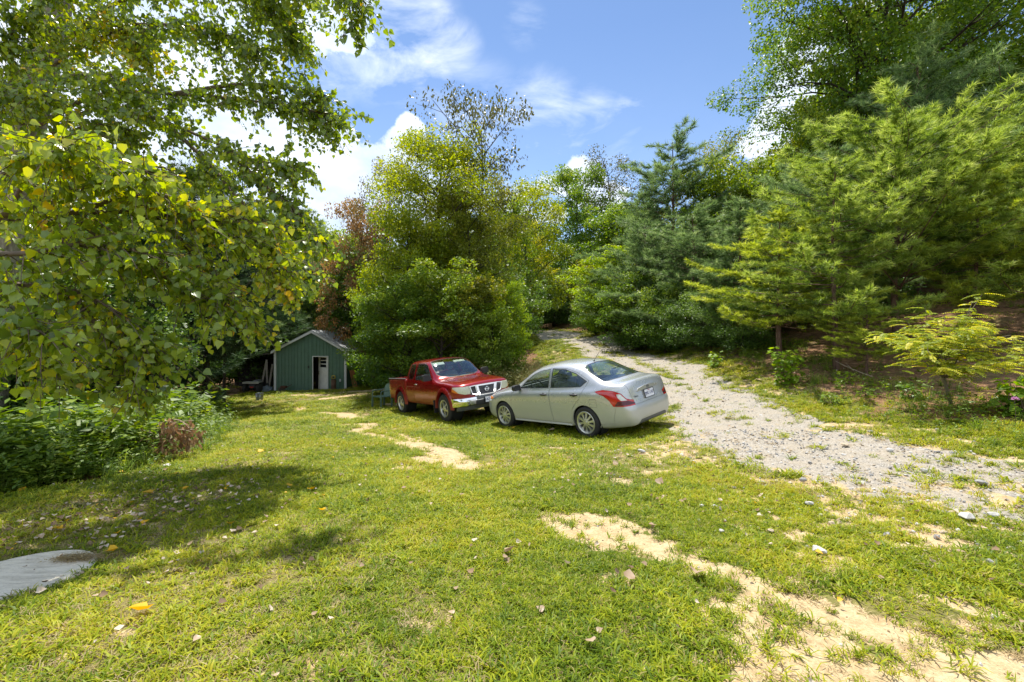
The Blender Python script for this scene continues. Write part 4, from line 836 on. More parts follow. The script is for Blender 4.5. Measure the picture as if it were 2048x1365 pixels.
def stone_mesh(name, seed, mat, n=2, rough=.28):
    g = random.Random(seed); bm = bmesh.new(); bmesh.ops.create_icosphere(bm, subdivisions=n, radius=.5)
    sx, sy, sz = g.uniform(.8, 1.2), g.uniform(.6, 1), g.uniform(.35, .65); pl = [Vector((g.gauss(0, 1), g.gauss(0, 1), g.gauss(0, 1))).normalized() for _ in range(7)]
    for v in bm.verts:
        for p in pl:
            d = v.co.dot(p) - .34
            if d > 0: v.co -= p * d * .9
        v.co *= 1 + g.uniform(-rough, rough) * .25; v.co.x *= sx; v.co.y *= sy; v.co.z *= sz
    me = bpy.data.meshes.new(name); bm.to_mesh(me); bm.free(); me.materials.append(mat); return me
ST = [simple('pale_stone', (.46, .44, .41), .9, 0, .25, 5), simple('grey_stone', (.26, .25, .24), .9, 0, .25, 5), simple('tan_stone', (.42, .34, .24), .9, 0, .25, 5)]
def gravel():
    protos = [stone_mesh('gravel_stone', 10 + i, ST[i % 3], 1) for i in range(9)]; P, S = [], []
    for (r0, r1, den) in [(2.0, 5.5, 420), (5.5, 9, 260), (9, 15, 90), (15, 26, 26)]:
        x, y, g = polar_points(r0, r1, den, 2, 58, int(r1 * 7)); gr, so_, wo, dr, ap, bk = masks(x, y); rd = road_d(x, y)
        k = g.uniform(0, 1, len(x)) < np.maximum(gr * (.35 + .65 * sstep(.4, .6, fbm(x * 1.4, y * 1.4, 91, 3))), np.maximum(ap * .22, (1 - sstep(0, 1.2, rd)) * .3)) * (x > 0)
        x, y = x[k], y[k]; P.append(np.stack([x, y, terrain(x, y) + .003], 1)); S.append(g.lognormal(math.log(.022), .45, len(x)) * (1 + .03 * y))
    P = np.concatenate(P); S = np.clip(np.concatenate(S), .008, .09); n = len(P); g = np.random.default_rng(2); scatter('gravel_stones', P, g.uniform(0, 6.28, (n, 3)) * [.1, .1, 1], S, g.integers(0, 9, n), protos); print('stones', n)
gravel()
DRYL = leaf_mat('dry_leaves', [(0, (.10, .055, .03)), (.4, (.26, .17, .10)), (.75, (.48, .37, .26)), (1, (.62, .54, .44))], .15, .8, .2); YEL = leaf_mat('yellow_leaf', [(0, (.62, .34, .015)), (1, (.80, .50, .03))], .3, .6, .1)
def curl(seed, mat, flat=.5, v=.5):
    g = np.random.default_rng(seed); V = DELT[0].copy(); V[:, 1] -= .5; V[:, 2] = np.abs(V[:, 0]) * g.uniform(.2, 1.0) * flat + (V[:, 1] ** 2) * g.uniform(0, 1.0) * flat + g.normal(0, .03, 7)
    return np_mesh('fallen_leaf', V, DELT[1], dict(v=np.clip(v + g.normal(0, .1, 7), 0, 1)), (mat,))
def litter():
    protos = [curl(i, DRYL, .8, v) for i, v in enumerate((.2, .35, .5, .65, .8, .95))] + [curl(20 + i, YEL, .5) for i in range(2)]; P = []
    for (px, py, r, n) in [(250, 1040, 1.0, 150), (120, 1060, .8, 90), (330, 1010, .9, 90), (340, 990, .8, 50), (400, 960, 1.6, 70), (500, 900, 2.4, 90), (620, 1000, 1.5, 40), (900, 900, 4, 110), (1200, 900, 3, 110), (1400, 1000, 2.0, 60), (300, 1150, 1.0, 40), (300, 925, .6, 60), (450, 890, .9, 60), (700, 1200, 1.3, 30), (1250, 1180, 1.2, 26), (1650, 1050, 1.6, 40), (1720, 760, 2.5, 150), (1450, 760, 3, 90)]:
        c = hits([(px, py)])[0]; g = np.random.default_rng(px); P.append(np.stack([c[0] + g.normal(0, r * .6, n), c[1] + g.normal(0, r * .45, n)], 1))
    P = np.concatenate(P); n = len(P); g = np.random.default_rng(8); z = terrain(P[:, 0], P[:, 1]) + g.uniform(.02, .045, n); q = g.uniform(0, 1, n)
    scatter('leaf_litter', np.stack([P[:, 0], P[:, 1], z], 1), np.stack([g.normal(0, .35, n), g.normal(0, .35, n), g.uniform(0, 6.28, n)], 1), g.uniform(.022, .050, n), np.where(q < .95, g.integers(0, 6, n), g.integers(6, 8, n)), protos)
litter()
def crumbs():
    x, y, g = polar_points(1.8, 9, 420, -62, 62, 71); gr, so_, wo, dr, ap, bk = masks(x, y); k = (so_ > .45) & (g.uniform(0, 1, len(x)) < .5); x, y = x[k], y[k]; n = len(x)
    pr = [stone_mesh('soil_crumb', 90 + i, m, 1) for i, m in enumerate((simple('soil_lump', (.40, .29, .17), .95), simple('dark_crumb', (.13, .08, .05), .95), ST[0]))]
    scatter('soil_crumbs', np.stack([x, y, terrain(x, y) - .010], 1), g.uniform(0, 6.28, (n, 3)), np.clip(g.lognormal(math.log(.010), .5, n), .004, .03), np.where(g.uniform(0, 1, n) < .6, 0, g.integers(1, 3, n)), pr); print('crumbs', n)
crumbs()
GF = 'fallen leaves lying on the lawn'
for i, (px, py, s_, c, lab) in enumerate([(275, 1240, .095, 'y', 'big yellow leaf nearest the camera in the left foreground'), (227, 1113, .075, 'y', 'yellow leaf just right of the round concrete lid'), (47, 987, .085, 'y', 'orange yellow leaf at the grassy edge on the far left'), (295, 994, .09, 'y', 'long yellow leaf lying among brown litter left of centre'), (243, 951, .085, 'y', 'tan yellow leaf at the border of the weeds'), (372, 985, .07, 'y', 'yellow leaf right of the dark litter patch'), (620, 987, .085, 'y', 'orange leaf standing on edge in the open lawn'), (646, 1031, .075, 'y', 'yellow leaf below the standing orange leaf'), (577, 979, .07, 'y', 'pale yellow leaf left of the standing orange leaf'), (520, 909, .09, 'y', 'pale yellow leaf far out on the lawn towards the shed'), (461, 1061, .065, 'y', 'dull yellow leaf in the middle of the left lawn'), (292, 1056, .055, 'y', 'small yellow leaf among pale dead leaves'), (236, 1079, .055, 'y', 'small orange leaf above the leaf beside the lid'), (113, 1068, .055, 'y', 'small orange leaf above the concrete lid'), (349, 957, .07, 'y', 'pale leaf near the dirt strip by the weeds'), (1022, 1117, .075, 'd', 'tan curled leaf in the middle of the lawn'), (1393, 1165, .085, 'd', 'grey curled dead leaf beside the dirt track'), (1258, 1166, .07, 'd', 'grey dead leaf standing in the grass left of the dirt track'), (1303, 1063, .06, 'd', 'brown dead leaf at the top end of the dirt patch'), (1184, 1308 - 0, .05, 'd', 'pale leaf scrap at the bottom of the picture'), (1028, 861, .12, 'y', 'yellow leaf in front of the front wheel of the silver car'), (1105, 866, .13, 'd', 'pale dead leaf standing below the rear door of the silver car'), (1230, 933, .08, 'd', 'brown dead leaf on the grass in front of the silver car'), (1320, 972, .09, 'd', 'white curled leaf between the silver car and the dirt patch')]):
    p = on(px, py); g = random.Random(i); m = curl(40 + i, YEL if c == 'y' else DRYL, .7, .6 if c == 'y' else .55); o = link('fallen_leaf', m, None, p + Vector((0, 0, .045)), (g.uniform(.15, .6), g.uniform(-.3, .3), g.uniform(0, 6.28)), s_ * 1.1); tag(o, lab, 'leaf', GF)
GRK = 'loose rocks on and beside the gravel'
for i, (px, py, s_, c, lab) in enumerate([(1962, 972, .13, 1, 'dark grey rock at the far right of the gravel'), (1933, 1041, .13, 0, 'flat white rock in the thin grass at the right'), (1848, 947, .10, 0, 'pale flat rock on the right half of the gravel'), (1607, 966, .09, 1, 'grey rock at the left border of the gravel'), (1619, 1013, .09, 0, 'white stone in the grass left of the gravel'), (1404, 1018, .06, 0, 'white pebble at the left of a close pair in the grass'), (1429, 1017, .07, 0, 'white stone at the right of a close pair in the grass'), (1443, 1068, .05, 0, 'small white stone alone in green grass'), (1542, 1069, .05, 2, 'small pale stone right of the lone white stone'), (1283, 907, .13, 0, 'pale stone on the grass right of the silver car'), (1637, 1110, .11, 0, 'flat white stone in the grass above the dirt track'), (1690, 893, .12, 2, 'tan rock in the wheel track of the drive'), (1780, 905, .10, 0, 'white rock on the grassy crown of the drive'), (1985, 1038, .10, 0, 'white stone near the right edge of the photo'), (333, 935, .14, 0, 'white stone at the edge of the weeds'), (400, 895, .16, 2, 'tan stone hidden in the edge of the weeds')]):
    p = on(px, py); g = random.Random(i + 50); o = link('rock', stone_mesh('rock', 60 + i, ST[c], 2), None, p + Vector((0, 0, s_ * .12 + .012)), (g.uniform(-.2, .2), g.uniform(-.2, .2), g.uniform(0, 6.28)), s_); tag(o, lab, 'rock', GRK)
def dead_brush(px, py, name, label, seed, n, w, h, grp='dead branches thrown on the undergrowth'):
    p = on(px, py); g = np.random.default_rng(seed); r = thing(name, label, 'branch', p, group=grp); m = MB(); LP, LD, LN, LS, LV = [], [], [], [], []
    for s_ in range(7):
        a = np.array([g.uniform(-w, -w * .3), g.uniform(.1, .6), h * g.uniform(.5, 1)]); b = np.array([g.uniform(w * .3, w), g.uniform(-.1, .5), h * g.uniform(.55, 1.15)]); C = wobble(a, b, 5, .05, g); m.tube(C, list(np.linspace(.012, .004, 6)), 4, False)
        for q in range(n // 7):
            u = g.uniform(.1, 1) * 5; i = min(4, int(u)); LP.append(C[i] + (C[i + 1] - C[i]) * (u - i) + g.normal(0, .05, 3) - np.array([0, 0, g.uniform(0, .22)])); LD.append(g.normal(0, .35, 3) + [0, 0, -1]); LN.append(g.normal(0, 1, 3)); LS.append(.11 * g.uniform(.6, 1.3)); LV.append(g.uniform(.1, .7))
    m.obj('twigs', simple('bare_twig', (.30, .22, .14), .8), r)['kind'] = 'stuff'; V, Fc, v = leaves(*map(np.array, (LP, LD, LN, LS, LV)), LEAFLET); link('dead_leaves', np_mesh('dead_leaves', V, Fc, dict(v=v), (leaf_mat('brown_dead_leaves', [(0, (.10, .05, .025)), (.5, (.30, .18, .09)), (1, (.50, .36, .20))], .25, .7, .3),)), r)['kind'] = 'stuff'
dead_brush(330, 925, 'dead_branch', 'orange brown dead branch drooping over the weeds', 1, 260, .42, .62); dead_brush(255, 935, 'dead_branch', 'tan dead branch left of the orange brown one', 2, 200, .45, .52); dead_brush(200, 915, 'dead_branch', 'dark brown dead branch deepest in the shade', 3, 150, .5, .66)
# ---------------------------------------------------------------- vehicles
_ws = bpy.data.scenes.new('workshop')
def _dg():
    with bpy.context.temp_override(scene=_ws, view_layer=_ws.view_layers[0]): return bpy.context.evaluated_depsgraph_get()
def boolean(a, b, op='DIFFERENCE'):
    oa = bpy.data.objects.new('a', a); ob = bpy.data.objects.new('b', b); _ws.collection.objects.link(oa); _ws.collection.objects.link(ob)
    md = oa.modifiers.new('b', 'BOOLEAN'); md.object = ob; md.operation = op; md.solver = 'EXACT'
    dg = _dg()
    r = bpy.data.meshes.new_from_object(oa.evaluated_get(dg)); bpy.data.objects.remove(oa); bpy.data.objects.remove(ob); return r
class Skin:
    """smooth closed body surface lofted through half sections"""
    def __init__(s, st, dx=.05, ns=3):
        st = sorted(st, key=lambda q: q[0]); X = np.array([q[0] for q in st], float); R = np.array([q[1] for q in st], float)
        xi = []
        for a, b in zip(X[:-1], X[1:]): k = max(3, int(math.ceil((b - a) / dx))); xi += list(np.linspace(a, b, k, endpoint=False))
        xi = np.array(xi + [X[-1]]); K = R.shape[1]
        Y = pchip(X, R[:, :, 0], xi); Z = pchip(X, R[:, :, 1], xi)
        # refine around each section (centripetal style spline through the rails)
        ci = np.arange(K, dtype=float); ui = np.concatenate([np.linspace(i, i + 1, ns, endpoint=False) for i in range(K - 1)] + [[K - 1.]])
        Y = pchip(ci, Y.T, ui).T; Z = pchip(ci, Z.T, ui).T; Y[:, 0] = 0; Y[:, -1] = 0
        n = Y.shape[1]; ring_y = np.concatenate([Y, -Y[:, -2:0:-1]], 1); ring_z = np.concatenate([Z, Z[:, -2:0:-1]], 1); m = ring_y.shape[1]
        V = np.stack([np.repeat(xi[:, None], m, 1), ring_y, ring_z], -1).reshape(-1, 3); idx = np.arange(len(xi) * m).reshape(len(xi), m); nx = np.roll(idx, -1, 1)
        bm = bmesh.new(); vs = [bm.verts.new(v) for v in V]
        for a, b, c, d in np.stack([idx[:-1], nx[:-1], nx[1:], idx[1:]], -1).reshape(-1, 4): bm.faces.new((vs[a], vs[b], vs[c], vs[d]))
        for e in (0, -1):
            c = bm.verts.new((xi[e], 0, float(ring_z[e].mean())))
            for k in range(m): bm.faces.new((vs[idx[e, k]], vs[idx[e, (k + 1) % m]], c))
        bmesh.ops.recalc_face_normals(bm, faces=bm.faces); bm.normal_update(); bm.verts.ensure_lookup_table()
        s.co = np.array([v.co for v in bm.verts]); s.no = np.array([v.normal for v in bm.verts]); s.bm = bm; s.faces = [[v.index for v in f.verts] for f in bm.faces]
        s.bvh = BVHTree.FromPolygons([Vector(c) for c in s.co], s.faces)
        s.nv = [Vector(q) for q in s.no]; s.cv = [Vector(q) for q in s.co]
    def off(s, d):
        me = bpy.data.meshes.new('o'); me.from_pydata((s.co - s.no * d).tolist(), [], s.faces); me.update(); return me
    def shell(s, d): return boolean(s.off(0), s.off(d))
    def y_at(s, x, z):
        h = s.bvh.ray_cast(Vector((x, 3, z)), Vector((0, -1, 0))); return h[0].y if h[0] else .8
    def x_back(s, y, z, sg=-1):
        h = s.bvh.ray_cast(Vector((5 * sg, y, z)), Vector((-sg, 0, 0))); return h[0].x, h[1]
    def finish(s, me, m, lim=.6):
        """smooth shading from the uncut surface on every face that lies on it"""
        me.materials.clear(); me.materials.append(m)
        me.polygons.foreach_set('use_smooth', [True] * len(me.polygons)); N = [None] * len(me.loops)
        for p in me.polygons:
            pn = p.normal; c = p.center; loc, bn, fi, ds = s.bvh.find_nearest(c)
            ok = ds < .006 and bn.dot(pn) > .85
            for li in p.loop_indices:
                if not ok: N[li] = tuple(pn); continue
                v = me.vertices[me.loops[li].vertex_index].co; loc, bn2, fi2, d2 = s.bvh.find_nearest(v); f = s.faces[fi2]; acc = Vector()
                for k in f: acc += s.nv[k] / ((s.cv[k] - v).length + 1e-4)
                N[li] = tuple(acc.normalized()) if acc.length > 1e-6 else tuple(pn)
        me.normals_split_custom_set(N); return me
def both(poly, y0=.38, y1=1.3, sides=(1, -1)):
    m = MB()
    for s_ in sides: m.prism(poly, 'y', y0 * s_, y1 * s_)
    return m.mesh('cut')
def grow(poly, d):
    P = [Vector((a, b)) for a, b in poly]; n = len(P); ar = sum(P[i].x * P[(i + 1) % n].y - P[(i + 1) % n].x * P[i].y for i in range(n)); sg = 1 if ar > 0 else -1; out = []
    for i in range(n):
        a = (P[i] - P[i - 1]).normalized(); b = (P[(i + 1) % n] - P[i]).normalized(); na = Vector((a.y, -a.x)) * sg; nb = Vector((b.y, -b.x)) * sg
        q = (na + nb); q = q.normalized() * min(2.0, 1 / max(.4, q.normalized().dot(na))); out.append((P[i].x + q.x * d, P[i].y + q.y * d))
    return out
def text_mesh(txt, size, m, depth=.001, sx=1.0):
    c = bpy.data.curves.new('t', 'FONT'); c.body = txt; c.size = size; c.align_x = 'CENTER'; c.align_y = 'CENTER'; c.extrude = depth; c.resolution_u = 2
    o = bpy.data.objects.new('t', c); _ws.collection.objects.link(o); dg = _dg()
    me = bpy.data.meshes.new_from_object(o.evaluated_get(dg)); bpy.data.objects.remove(o); me.materials.clear(); me.materials.append(m)
    if sx != 1: me.transform(Matrix.Diagonal((sx, 1, 1, 1)))
    return me
def paint(name, col, rough=.28, metal=.5, coat=.8, dirt=(.25, .22, .16), dz=.55):
    d = Nd(name); o = d.objc(); z = d.n('ShaderNodeSeparateXYZ', {0: o}).outputs['Z']; n = d.noise(7, 5, .65, o)
    f = d.math('MULTIPLY', d.mr(d.math('ADD', z, d.math('MULTIPLY', n, -.35)), dz, .05, 0, 1), .65, True); f = d.math('MAXIMUM', f, d.mr(n, .55, .75, 0, .03))
    c = d.mix(f, (*col, 1), (*dirt, 1)); r = d.mr(f, 0, .6, rough, .6)
    return d.done(d.bsdf(c, r, Metallic=d.mr(f, 0, .6, metal, .05), **{'Coat Weight': d.mr(f, 0, .5, coat, .1), 'Coat Roughness': .06}))
def glass_mat(name, tint=(.90, .95, .93), gl=.05):
    d = Nd(name); t = d.n('ShaderNodeBsdfTransparent', {'Color': (*tint, 1)}).outputs[0]; g = d.n('ShaderNodeBsdfGlossy', {'Color': (1, 1, 1, 1), 'Roughness': gl}).outputs[0]
    gm = d.n('ShaderNodeNewGeometry'); dt = d.n('ShaderNodeVectorMath', {0: gm.outputs['Normal'], 1: gm.outputs['Incoming']}, operation='DOT_PRODUCT').outputs['Value']; f = d.math('ADD', d.math('MULTIPLY', d.math('POWER', d.math('SUBTRACT', 1.0, d.math('ABSOLUTE', dt), True), 4.0), .85), .06, True)
    return d.done(d.n('ShaderNodeMixShader', {0: f, 1: t, 2: g}).outputs[0])
P_SILVER = paint('silver_paint', (.52, .53, .535), .27, .5, .9, (.42, .40, .30)); P_RED = paint('red_paint', (.30, .004, .008), .22, .35, 1.0, (.16, .06, .035), .75)
GLASS = glass_mat('window_glass'); GLASS_LT = glass_mat('lamp_glass', (.9, .92, .88), .08)
RUBBER = simple('tyre_rubber', (.028, .027, .026), .85, 0, .35, 14); BLACK = simple('black_plastic', (.022, .022, .024), .5, 0, .2); TRIM = simple('grey_trim', (.10, .105, .11), .55); CHROME = simple('chrome', (.82, .83, .84), .09, 1.0, .03)
ALLOY = simple('wheel_alloy', (.60, .59, .56), .35, .75, .1); SEAT = simple('seat_cloth', (.22, .22, .225), .9, 0, .2, 30); PLATE = simple('plate_white', (.72, .73, .78), .5, 0, .04); BLUEINK = simple('plate_letters', (.03, .04, .14), .5); REDINK = simple('plate_red', (.4, .04, .05), .5)
RED_LENS = simple('red_lens', (.50, .008, .012), .12, 0, .15, 20, **{'Coat Weight': 1.0, 'Emission Color': (0, 0, 0, 1)}); DARK_LENS = simple('dark_lens', (.10, .02, .03), .15, 0, .2, 20); CLEAR_LENS = simple('clear_lens', (.62, .62, .58), .12, .3, .12, 30, **{'Coat Weight': 1.0}); AMBER = simple('amber_lens', (.75, .22, .03), .2)
HAZY = simple('hazy_headlamp', (.60, .60, .46), .25, .1, .1, 30, **{'Coat Weight': .8}); UNDER = simple('underbody', (.015, .015, .015), .9)

def wheel_meshes(R, W, rim, kind):
    """axis along y, outer face towards +y"""
    M = Matrix.Rotation(rad(-90), 4, 'X'); h = W / 2; t = R - rim
    prof = [(rim - .01, -h + .02), (rim + .01, -h), (R - t * .35, -h - .006), (R - .018, -h + .012), (R, -h + .035)]
    for i in range(9):
        z = -h + .035 + (2 * h - .07) * (i + .5) / 9
        prof += [(R, z - .006), (R - .006, z - .003), (R - .006, z + .003), (R, z + .006)]
    prof += [(R, h - .035), (R - .018, h - .012), (R - t * .35, h + .006), (rim + .012, h), (rim - .01, h - .02)]
    ty = MB(); ty.lathe(prof, 48, M); tyre = ty.mesh('tyre', RUBBER, 40)
    r = MB(); r.lathe([(rim - .01, -h + .01), (rim - .012, h - .02), (rim + .012, h + .001), (rim + .002, h + .006), (rim - .022, h - .004), (rim - .03, h - .03)], 48, M); r.lathe([(rim - .03, h - .032), (rim - .03, h - .05), (0, h - .05)], 40, M)
    n = 10 if kind == 'cover' else 5
    hub_r = .075 if kind == 'cover' else .085; zf = h - .008
    r.lathe([(0, zf + .012), (.03, zf + .011), (.034, zf + .006), (hub_r * .8, zf + .004), (hub_r, zf - .006), (hub_r, h - .05)], 32, M)
    for i in range(n):
        a = 2 * PI * i / n + .2; w0, w1 = (.034, .058) if kind == 'cover' else (.052, .062); ri, ro = hub_r - .02, rim - .02
        pts = [(ri, -w0 / 2), (ri, w0 / 2), (ro * .6, (w0 * .35 + w1 * .12)), (ro, w1 / 2), (ro, -w1 / 2), (ro * .6, -(w0 * .35 + w1 * .12))]
        Rz = Matrix.Rotation(a, 4, 'Z'); m = M @ Rz
        A = [r.bm.verts.new(m @ Vector((u, v, zf - .004 - .018 * (u / ro) ** 2 + .012 * (u < ri + .01)))) for u, v in pts]; B = [r.bm.verts.new(m @ Vector((u, v, h - .05))) for u, v in pts]
        r.bm.faces.new(A)
        for k in range(6): r.bm.faces.new((A[k], B[k], B[(k + 1) % 6], A[(k + 1) % 6]))
    for i in range(5): a = 2 * PI * i / 5 + .5; r.cyl(M @ Vector((.052 * math.cos(a), .052 * math.sin(a), zf - .005)), M @ Vector((.052 * math.cos(a), .052 * math.sin(a), zf + .006)), .008, n=8)
    face = r.mesh('rim', ALLOY, 30)
    k = MB(); k.lathe([(rim - .032, h - .046), (0, h - .046)], 32, M); back = k.mesh('brake_disc', BLACK, 30)
    return tyre, face, back
def put_wheel(root, ms, x, y, z, side, lab=None, steer=0.0):
    t = link('wheel', ms[0], root, (x, y, z), (0, 0, (0 if side > 0 else PI) + steer)); link('rim', ms[1], t); link('brake_disc', ms[2], t); return t
def plate(root, loc, rot, txt, name='number_plate', frame=True):
    p = MB().box((0, 0, 0), (.305, .152, .004), bevel=.001).mesh('plate', PLATE); o = link(name, p, root, loc, rot)
    if frame:
        f = MB()
        for (c, d) in (((0, .079, .002), (.325, .010, .008)), ((0, -.079, .002), (.325, .010, .008)), ((.159, 0, .002), (.008, .16, .008)), ((-.159, 0, .002), (.008, .16, .008))): f.box(c, d)
        f.obj('plate_frame', BLACK, o)
    link('lettering', text_mesh(txt, .088, BLUEINK, .0015, .80), o, (0, -.004, .004)); link('state_name', text_mesh('OHIO', .03, REDINK, .001), o, (0, .056, .004)); return o
def steering(root, x, y, z):
    m = MB(); R_ = Matrix.Translation((x, y, z)) @ Matrix.Rotation(rad(-65), 4, 'Y')
    pts = [R_ @ Vector((.185 * math.cos(a), .185 * math.sin(a), 0)) for a in np.linspace(0, 2 * PI, 25)]; m.tube(pts, .015, 6, False)
    m.cyl(R_ @ Vector((0, 0, -.02)), R_ @ Vector((0, 0, .03)), .06)
    for a in (0, PI, PI * 1.5): m.tube([R_ @ Vector((0, 0, 0)), R_ @ Vector((.18 * math.cos(a + PI / 2), .18 * math.sin(a + PI / 2), 0))], .012, 5)
    m.obj('steering_wheel', BLACK, root)
def seat(root, x, y, z, w=.46, back=.62, head=True):
    m = MB(); m.box((x, y, z), (.5, w, .14), (0, rad(-5), 0), .04); m.box((x - .26, y, z + back / 2), (.13, w * .95, back), (0, rad(-14), 0), .05)
    if head:
        for k in ((0,) if w < .7 else (-.35, .35)): m.box((x - .26 - back * .16 - .02, y + k, z + back + .1), (.09, .24, .16), (0, rad(-10), 0), .04)
    m.obj('seat', SEAT, root)
def arch(x, z, r, y0, y1):
    m = MB()
    for s_ in (1, -1): m.cyl((x, y0 * s_, z), (x, y1 * s_, z), r, n=40)
    return m
def panels(skin, shell, root, todo):
    """each: (name, cutter mesh outside, cutter mesh inside, material); returns what is left of the shell"""
    for name, big, small, mat, par in todo:
        before = shell; p = None if par == 'bumper' else boolean(shell, small, 'INTERSECT'); shell = boolean(shell, big, 'DIFFERENCE')
        if par == 'bumper': skin.bumper = boolean(boolean(skin.off(0), small), MB().box((-1.4, 0, .5), (1.2, 1.2, .5)).mesh('c')); continue
        for q in split_sides(p) if par == 'split' else [p]:
            link(name, skin.finish(q, mat), root)
    return shell
def split_sides(me):
    out = []
    for sg in (1, -1):
        m = me.copy(); bm = bmesh.new(); bm.from_mesh(m); bmesh.ops.delete(bm, geom=[f for f in bm.faces if f.calc_center_median().y * sg < 0], context='FACES'); bm.to_mesh(m); bm.free(); out.append(m)
    return out

def build_sedan(label):
    root = thing('sedan', label, 'car')
    low = [(0, .19), (.70, .19), (.80, .24), (.835, .42), (.848, .60), (.845, .79)]
    def S(x, lo, up): return (x, [*lo, *up])
    def L_(sh): return [(0, .19), (.70, .19), (.80, .24), (.832, .42), (.848, .60), (.843, sh)]
    st = [S(2.13, [(0, .34), (.25, .34), (.35, .36), (.42, .42), (.44, .48), (.43, .54)], [(.38, .58), (.30, .60), (.2, .61), (.1, .615), (0, .62)]),
          S(2.08, [(0, .24), (.45, .24), (.58, .27), (.64, .36), (.65, .46), (.64, .56)], [(.58, .64), (.46, .68), (.3, .70), (.15, .71), (0, .71)]),
          S(1.95, [(0, .20), (.60, .20), (.70, .25), (.76, .38), (.77, .50), (.765, .61)], [(.71, .72), (.58, .77), (.38, .79), (.19, .80), (0, .80)]),
          S(1.7, [(0, .19), (.68, .19), (.78, .25), (.825, .42), (.835, .55), (.83, .68)], [(.78, .80), (.64, .85), (.42, .88), (.2, .89), (0, .89)]),
          S(1.3, L_(.76), [(.795, .875), (.66, .915), (.44, .945), (.22, .96), (0, .965)]),
          S(1.05, L_(.79), [(.79, .905), (.68, .95), (.5, .985), (.25, 1.01), (0, 1.02)]),
          S(.7, L_(.81), [(.79, .93), (.70, 1.06), (.60, 1.14), (.3, 1.20), (0, 1.215)]),
          S(.3, L_(.825), [(.785, .95), (.715, 1.16), (.60, 1.325), (.35, 1.395), (0, 1.415)]),
          S(0, L_(.835), [(.785, .96), (.71, 1.19), (.60, 1.40), (.38, 1.46), (0, 1.48)]),
          S(-.35, L_(.845), [(.785, .97), (.705, 1.2), (.59, 1.43), (.38, 1.49), (0, 1.51)]),
          S(-.8, L_(.86), [(.78, .985), (.70, 1.20), (.575, 1.405), (.37, 1.475), (0, 1.495)]),
          S(-1.15, L_(.875), [(.775, 1.0), (.695, 1.18), (.565, 1.345), (.36, 1.415), (0, 1.435)]),
          S(-1.45, L_(.89), [(.765, 1.015), (.69, 1.14), (.56, 1.235), (.34, 1.295), (0, 1.315)]),
          S(-1.75, [(0, .20), (.68, .20), (.77, .25), (.815, .43), (.83, .62), (.82, .90)], [(.755, 1.025), (.69, 1.08), (.56, 1.125), (.33, 1.155), (0, 1.17)]),
          S(-1.95, [(0, .22), (.66, .22), (.75, .27), (.80, .44), (.81, .62), (.79, .89)], [(.73, 1.02), (.66, 1.065), (.54, 1.09), (.3, 1.105), (0, 1.11)]),
          S(-2.15, [(0, .24), (.6, .24), (.69, .28), (.755, .45), (.765, .6), (.745, .80)], [(.70, .98), (.64, 1.05), (.5, 1.085), (.28, 1.105), (0, 1.11)]),
          S(-2.22, [(0, .25), (.58, .25), (.66, .29), (.73, .45), (.74, .6), (.71, .74)], [(.665, .90), (.60, 1.00), (.46, 1.06), (.24, 1.085), (0, 1.09)]),
          S(-2.265, [(0, .26), (.55, .26), (.63, .30), (.70, .44), (.71, .58), (.68, .66)], [(.62, .72), (.55, .78), (.42, .84), (.22, .87), (0, .875)]),
          S(-2.31, [(0, .28), (.48, .28), (.57, .32), (.64, .43), (.65, .55), (.62, .62)], [(.54, .655), (.44, .665), (.3, .67), (.15, .672), (0, .673)]),
          S(-2.34, [(0, .32), (.38, .32), (.47, .35), (.53, .43), (.54, .52), (.51, .58)], [(.42, .60), (.32, .605), (.2, .61), (.1, .61), (0, .61)])]
    sk = Skin(st); shell = sk.shell(.03); thin = sk.shell(.007)
    fg = [(.66, .985), (.47, 1.145), (.22, 1.285), (.02, 1.352), (-.27, 1.385), (-.27, 1.012)]; rg = [(-.36, 1.015), (-.36, 1.392), (-.72, 1.372), (-1.02, 1.285), (-1.33, 1.135), (-1.20, 1.04)]
    ws = [(1.08, 0), (1.04, .35), (.90, .58), (.80, .63), (.55, .60), (.35, .545), (.20, .50), (.18, .25), (.17, 0)]; ws = ws + [(x, -y) for x, y in ws[-2:0:-1]]
    rw = [(-1.10, 0), (-1.11, .30), (-1.15, .47), (-1.22, .515), (-1.70, .60), (-1.76, .56), (-1.80, .3), (-1.81, 0)]; rw = rw + [(x, -y) for x, y in rw[-2:0:-1]]
    def top(poly, z0=1.0): return MB().prism(poly, 'z', z0, 2.0).mesh('c')
    glassy = [(both(fg), both(grow(fg, .014)), 'side_window'), (both(rg), both(grow(rg, .014)), 'side_window'), (top(ws, .96), top(grow(ws, .022), .96), 'windscreen'), (top(rw, 1.1), top(grow(rw, .022), 1.1), 'rear_window')]
    cut = None; seal = None
    for inn, big, name in glassy:
        g = boolean(thin, inn, 'INTERSECT'); shell = boolean(shell, big)
        rim_ = boolean(boolean(thin, big, 'INTERSECT'), inn)
        for q in (split_sides(g) if name == 'side_window' else [g]): link(name, sk.finish(q, GLASS), root)
        link('window_seal', sk.finish(rim_, BLACK), root)
    # wheel openings
    for x in (1.30, -1.30): shell = boolean(shell, arch(x, .32, .355, .45, 1.1).mesh('c'))
    fd = [(.93, .27), (1.0, .55), (.95, .86), (.72, 1.0), (.50, 1.175), (.24, 1.315), (.03, 1.385), (-.30, 1.42), (-.315, .9), (-.36, .27)]
    rd_ = [(-.325, .9), (-.315, 1.42), (-.74, 1.40), (-1.05, 1.315), (-1.40, 1.15), (-1.30, .98), (-1.20, .80), (-1.06, .68), (-.97, .56), (-.93, .40), (-.90, .27), (-.37, .27)]
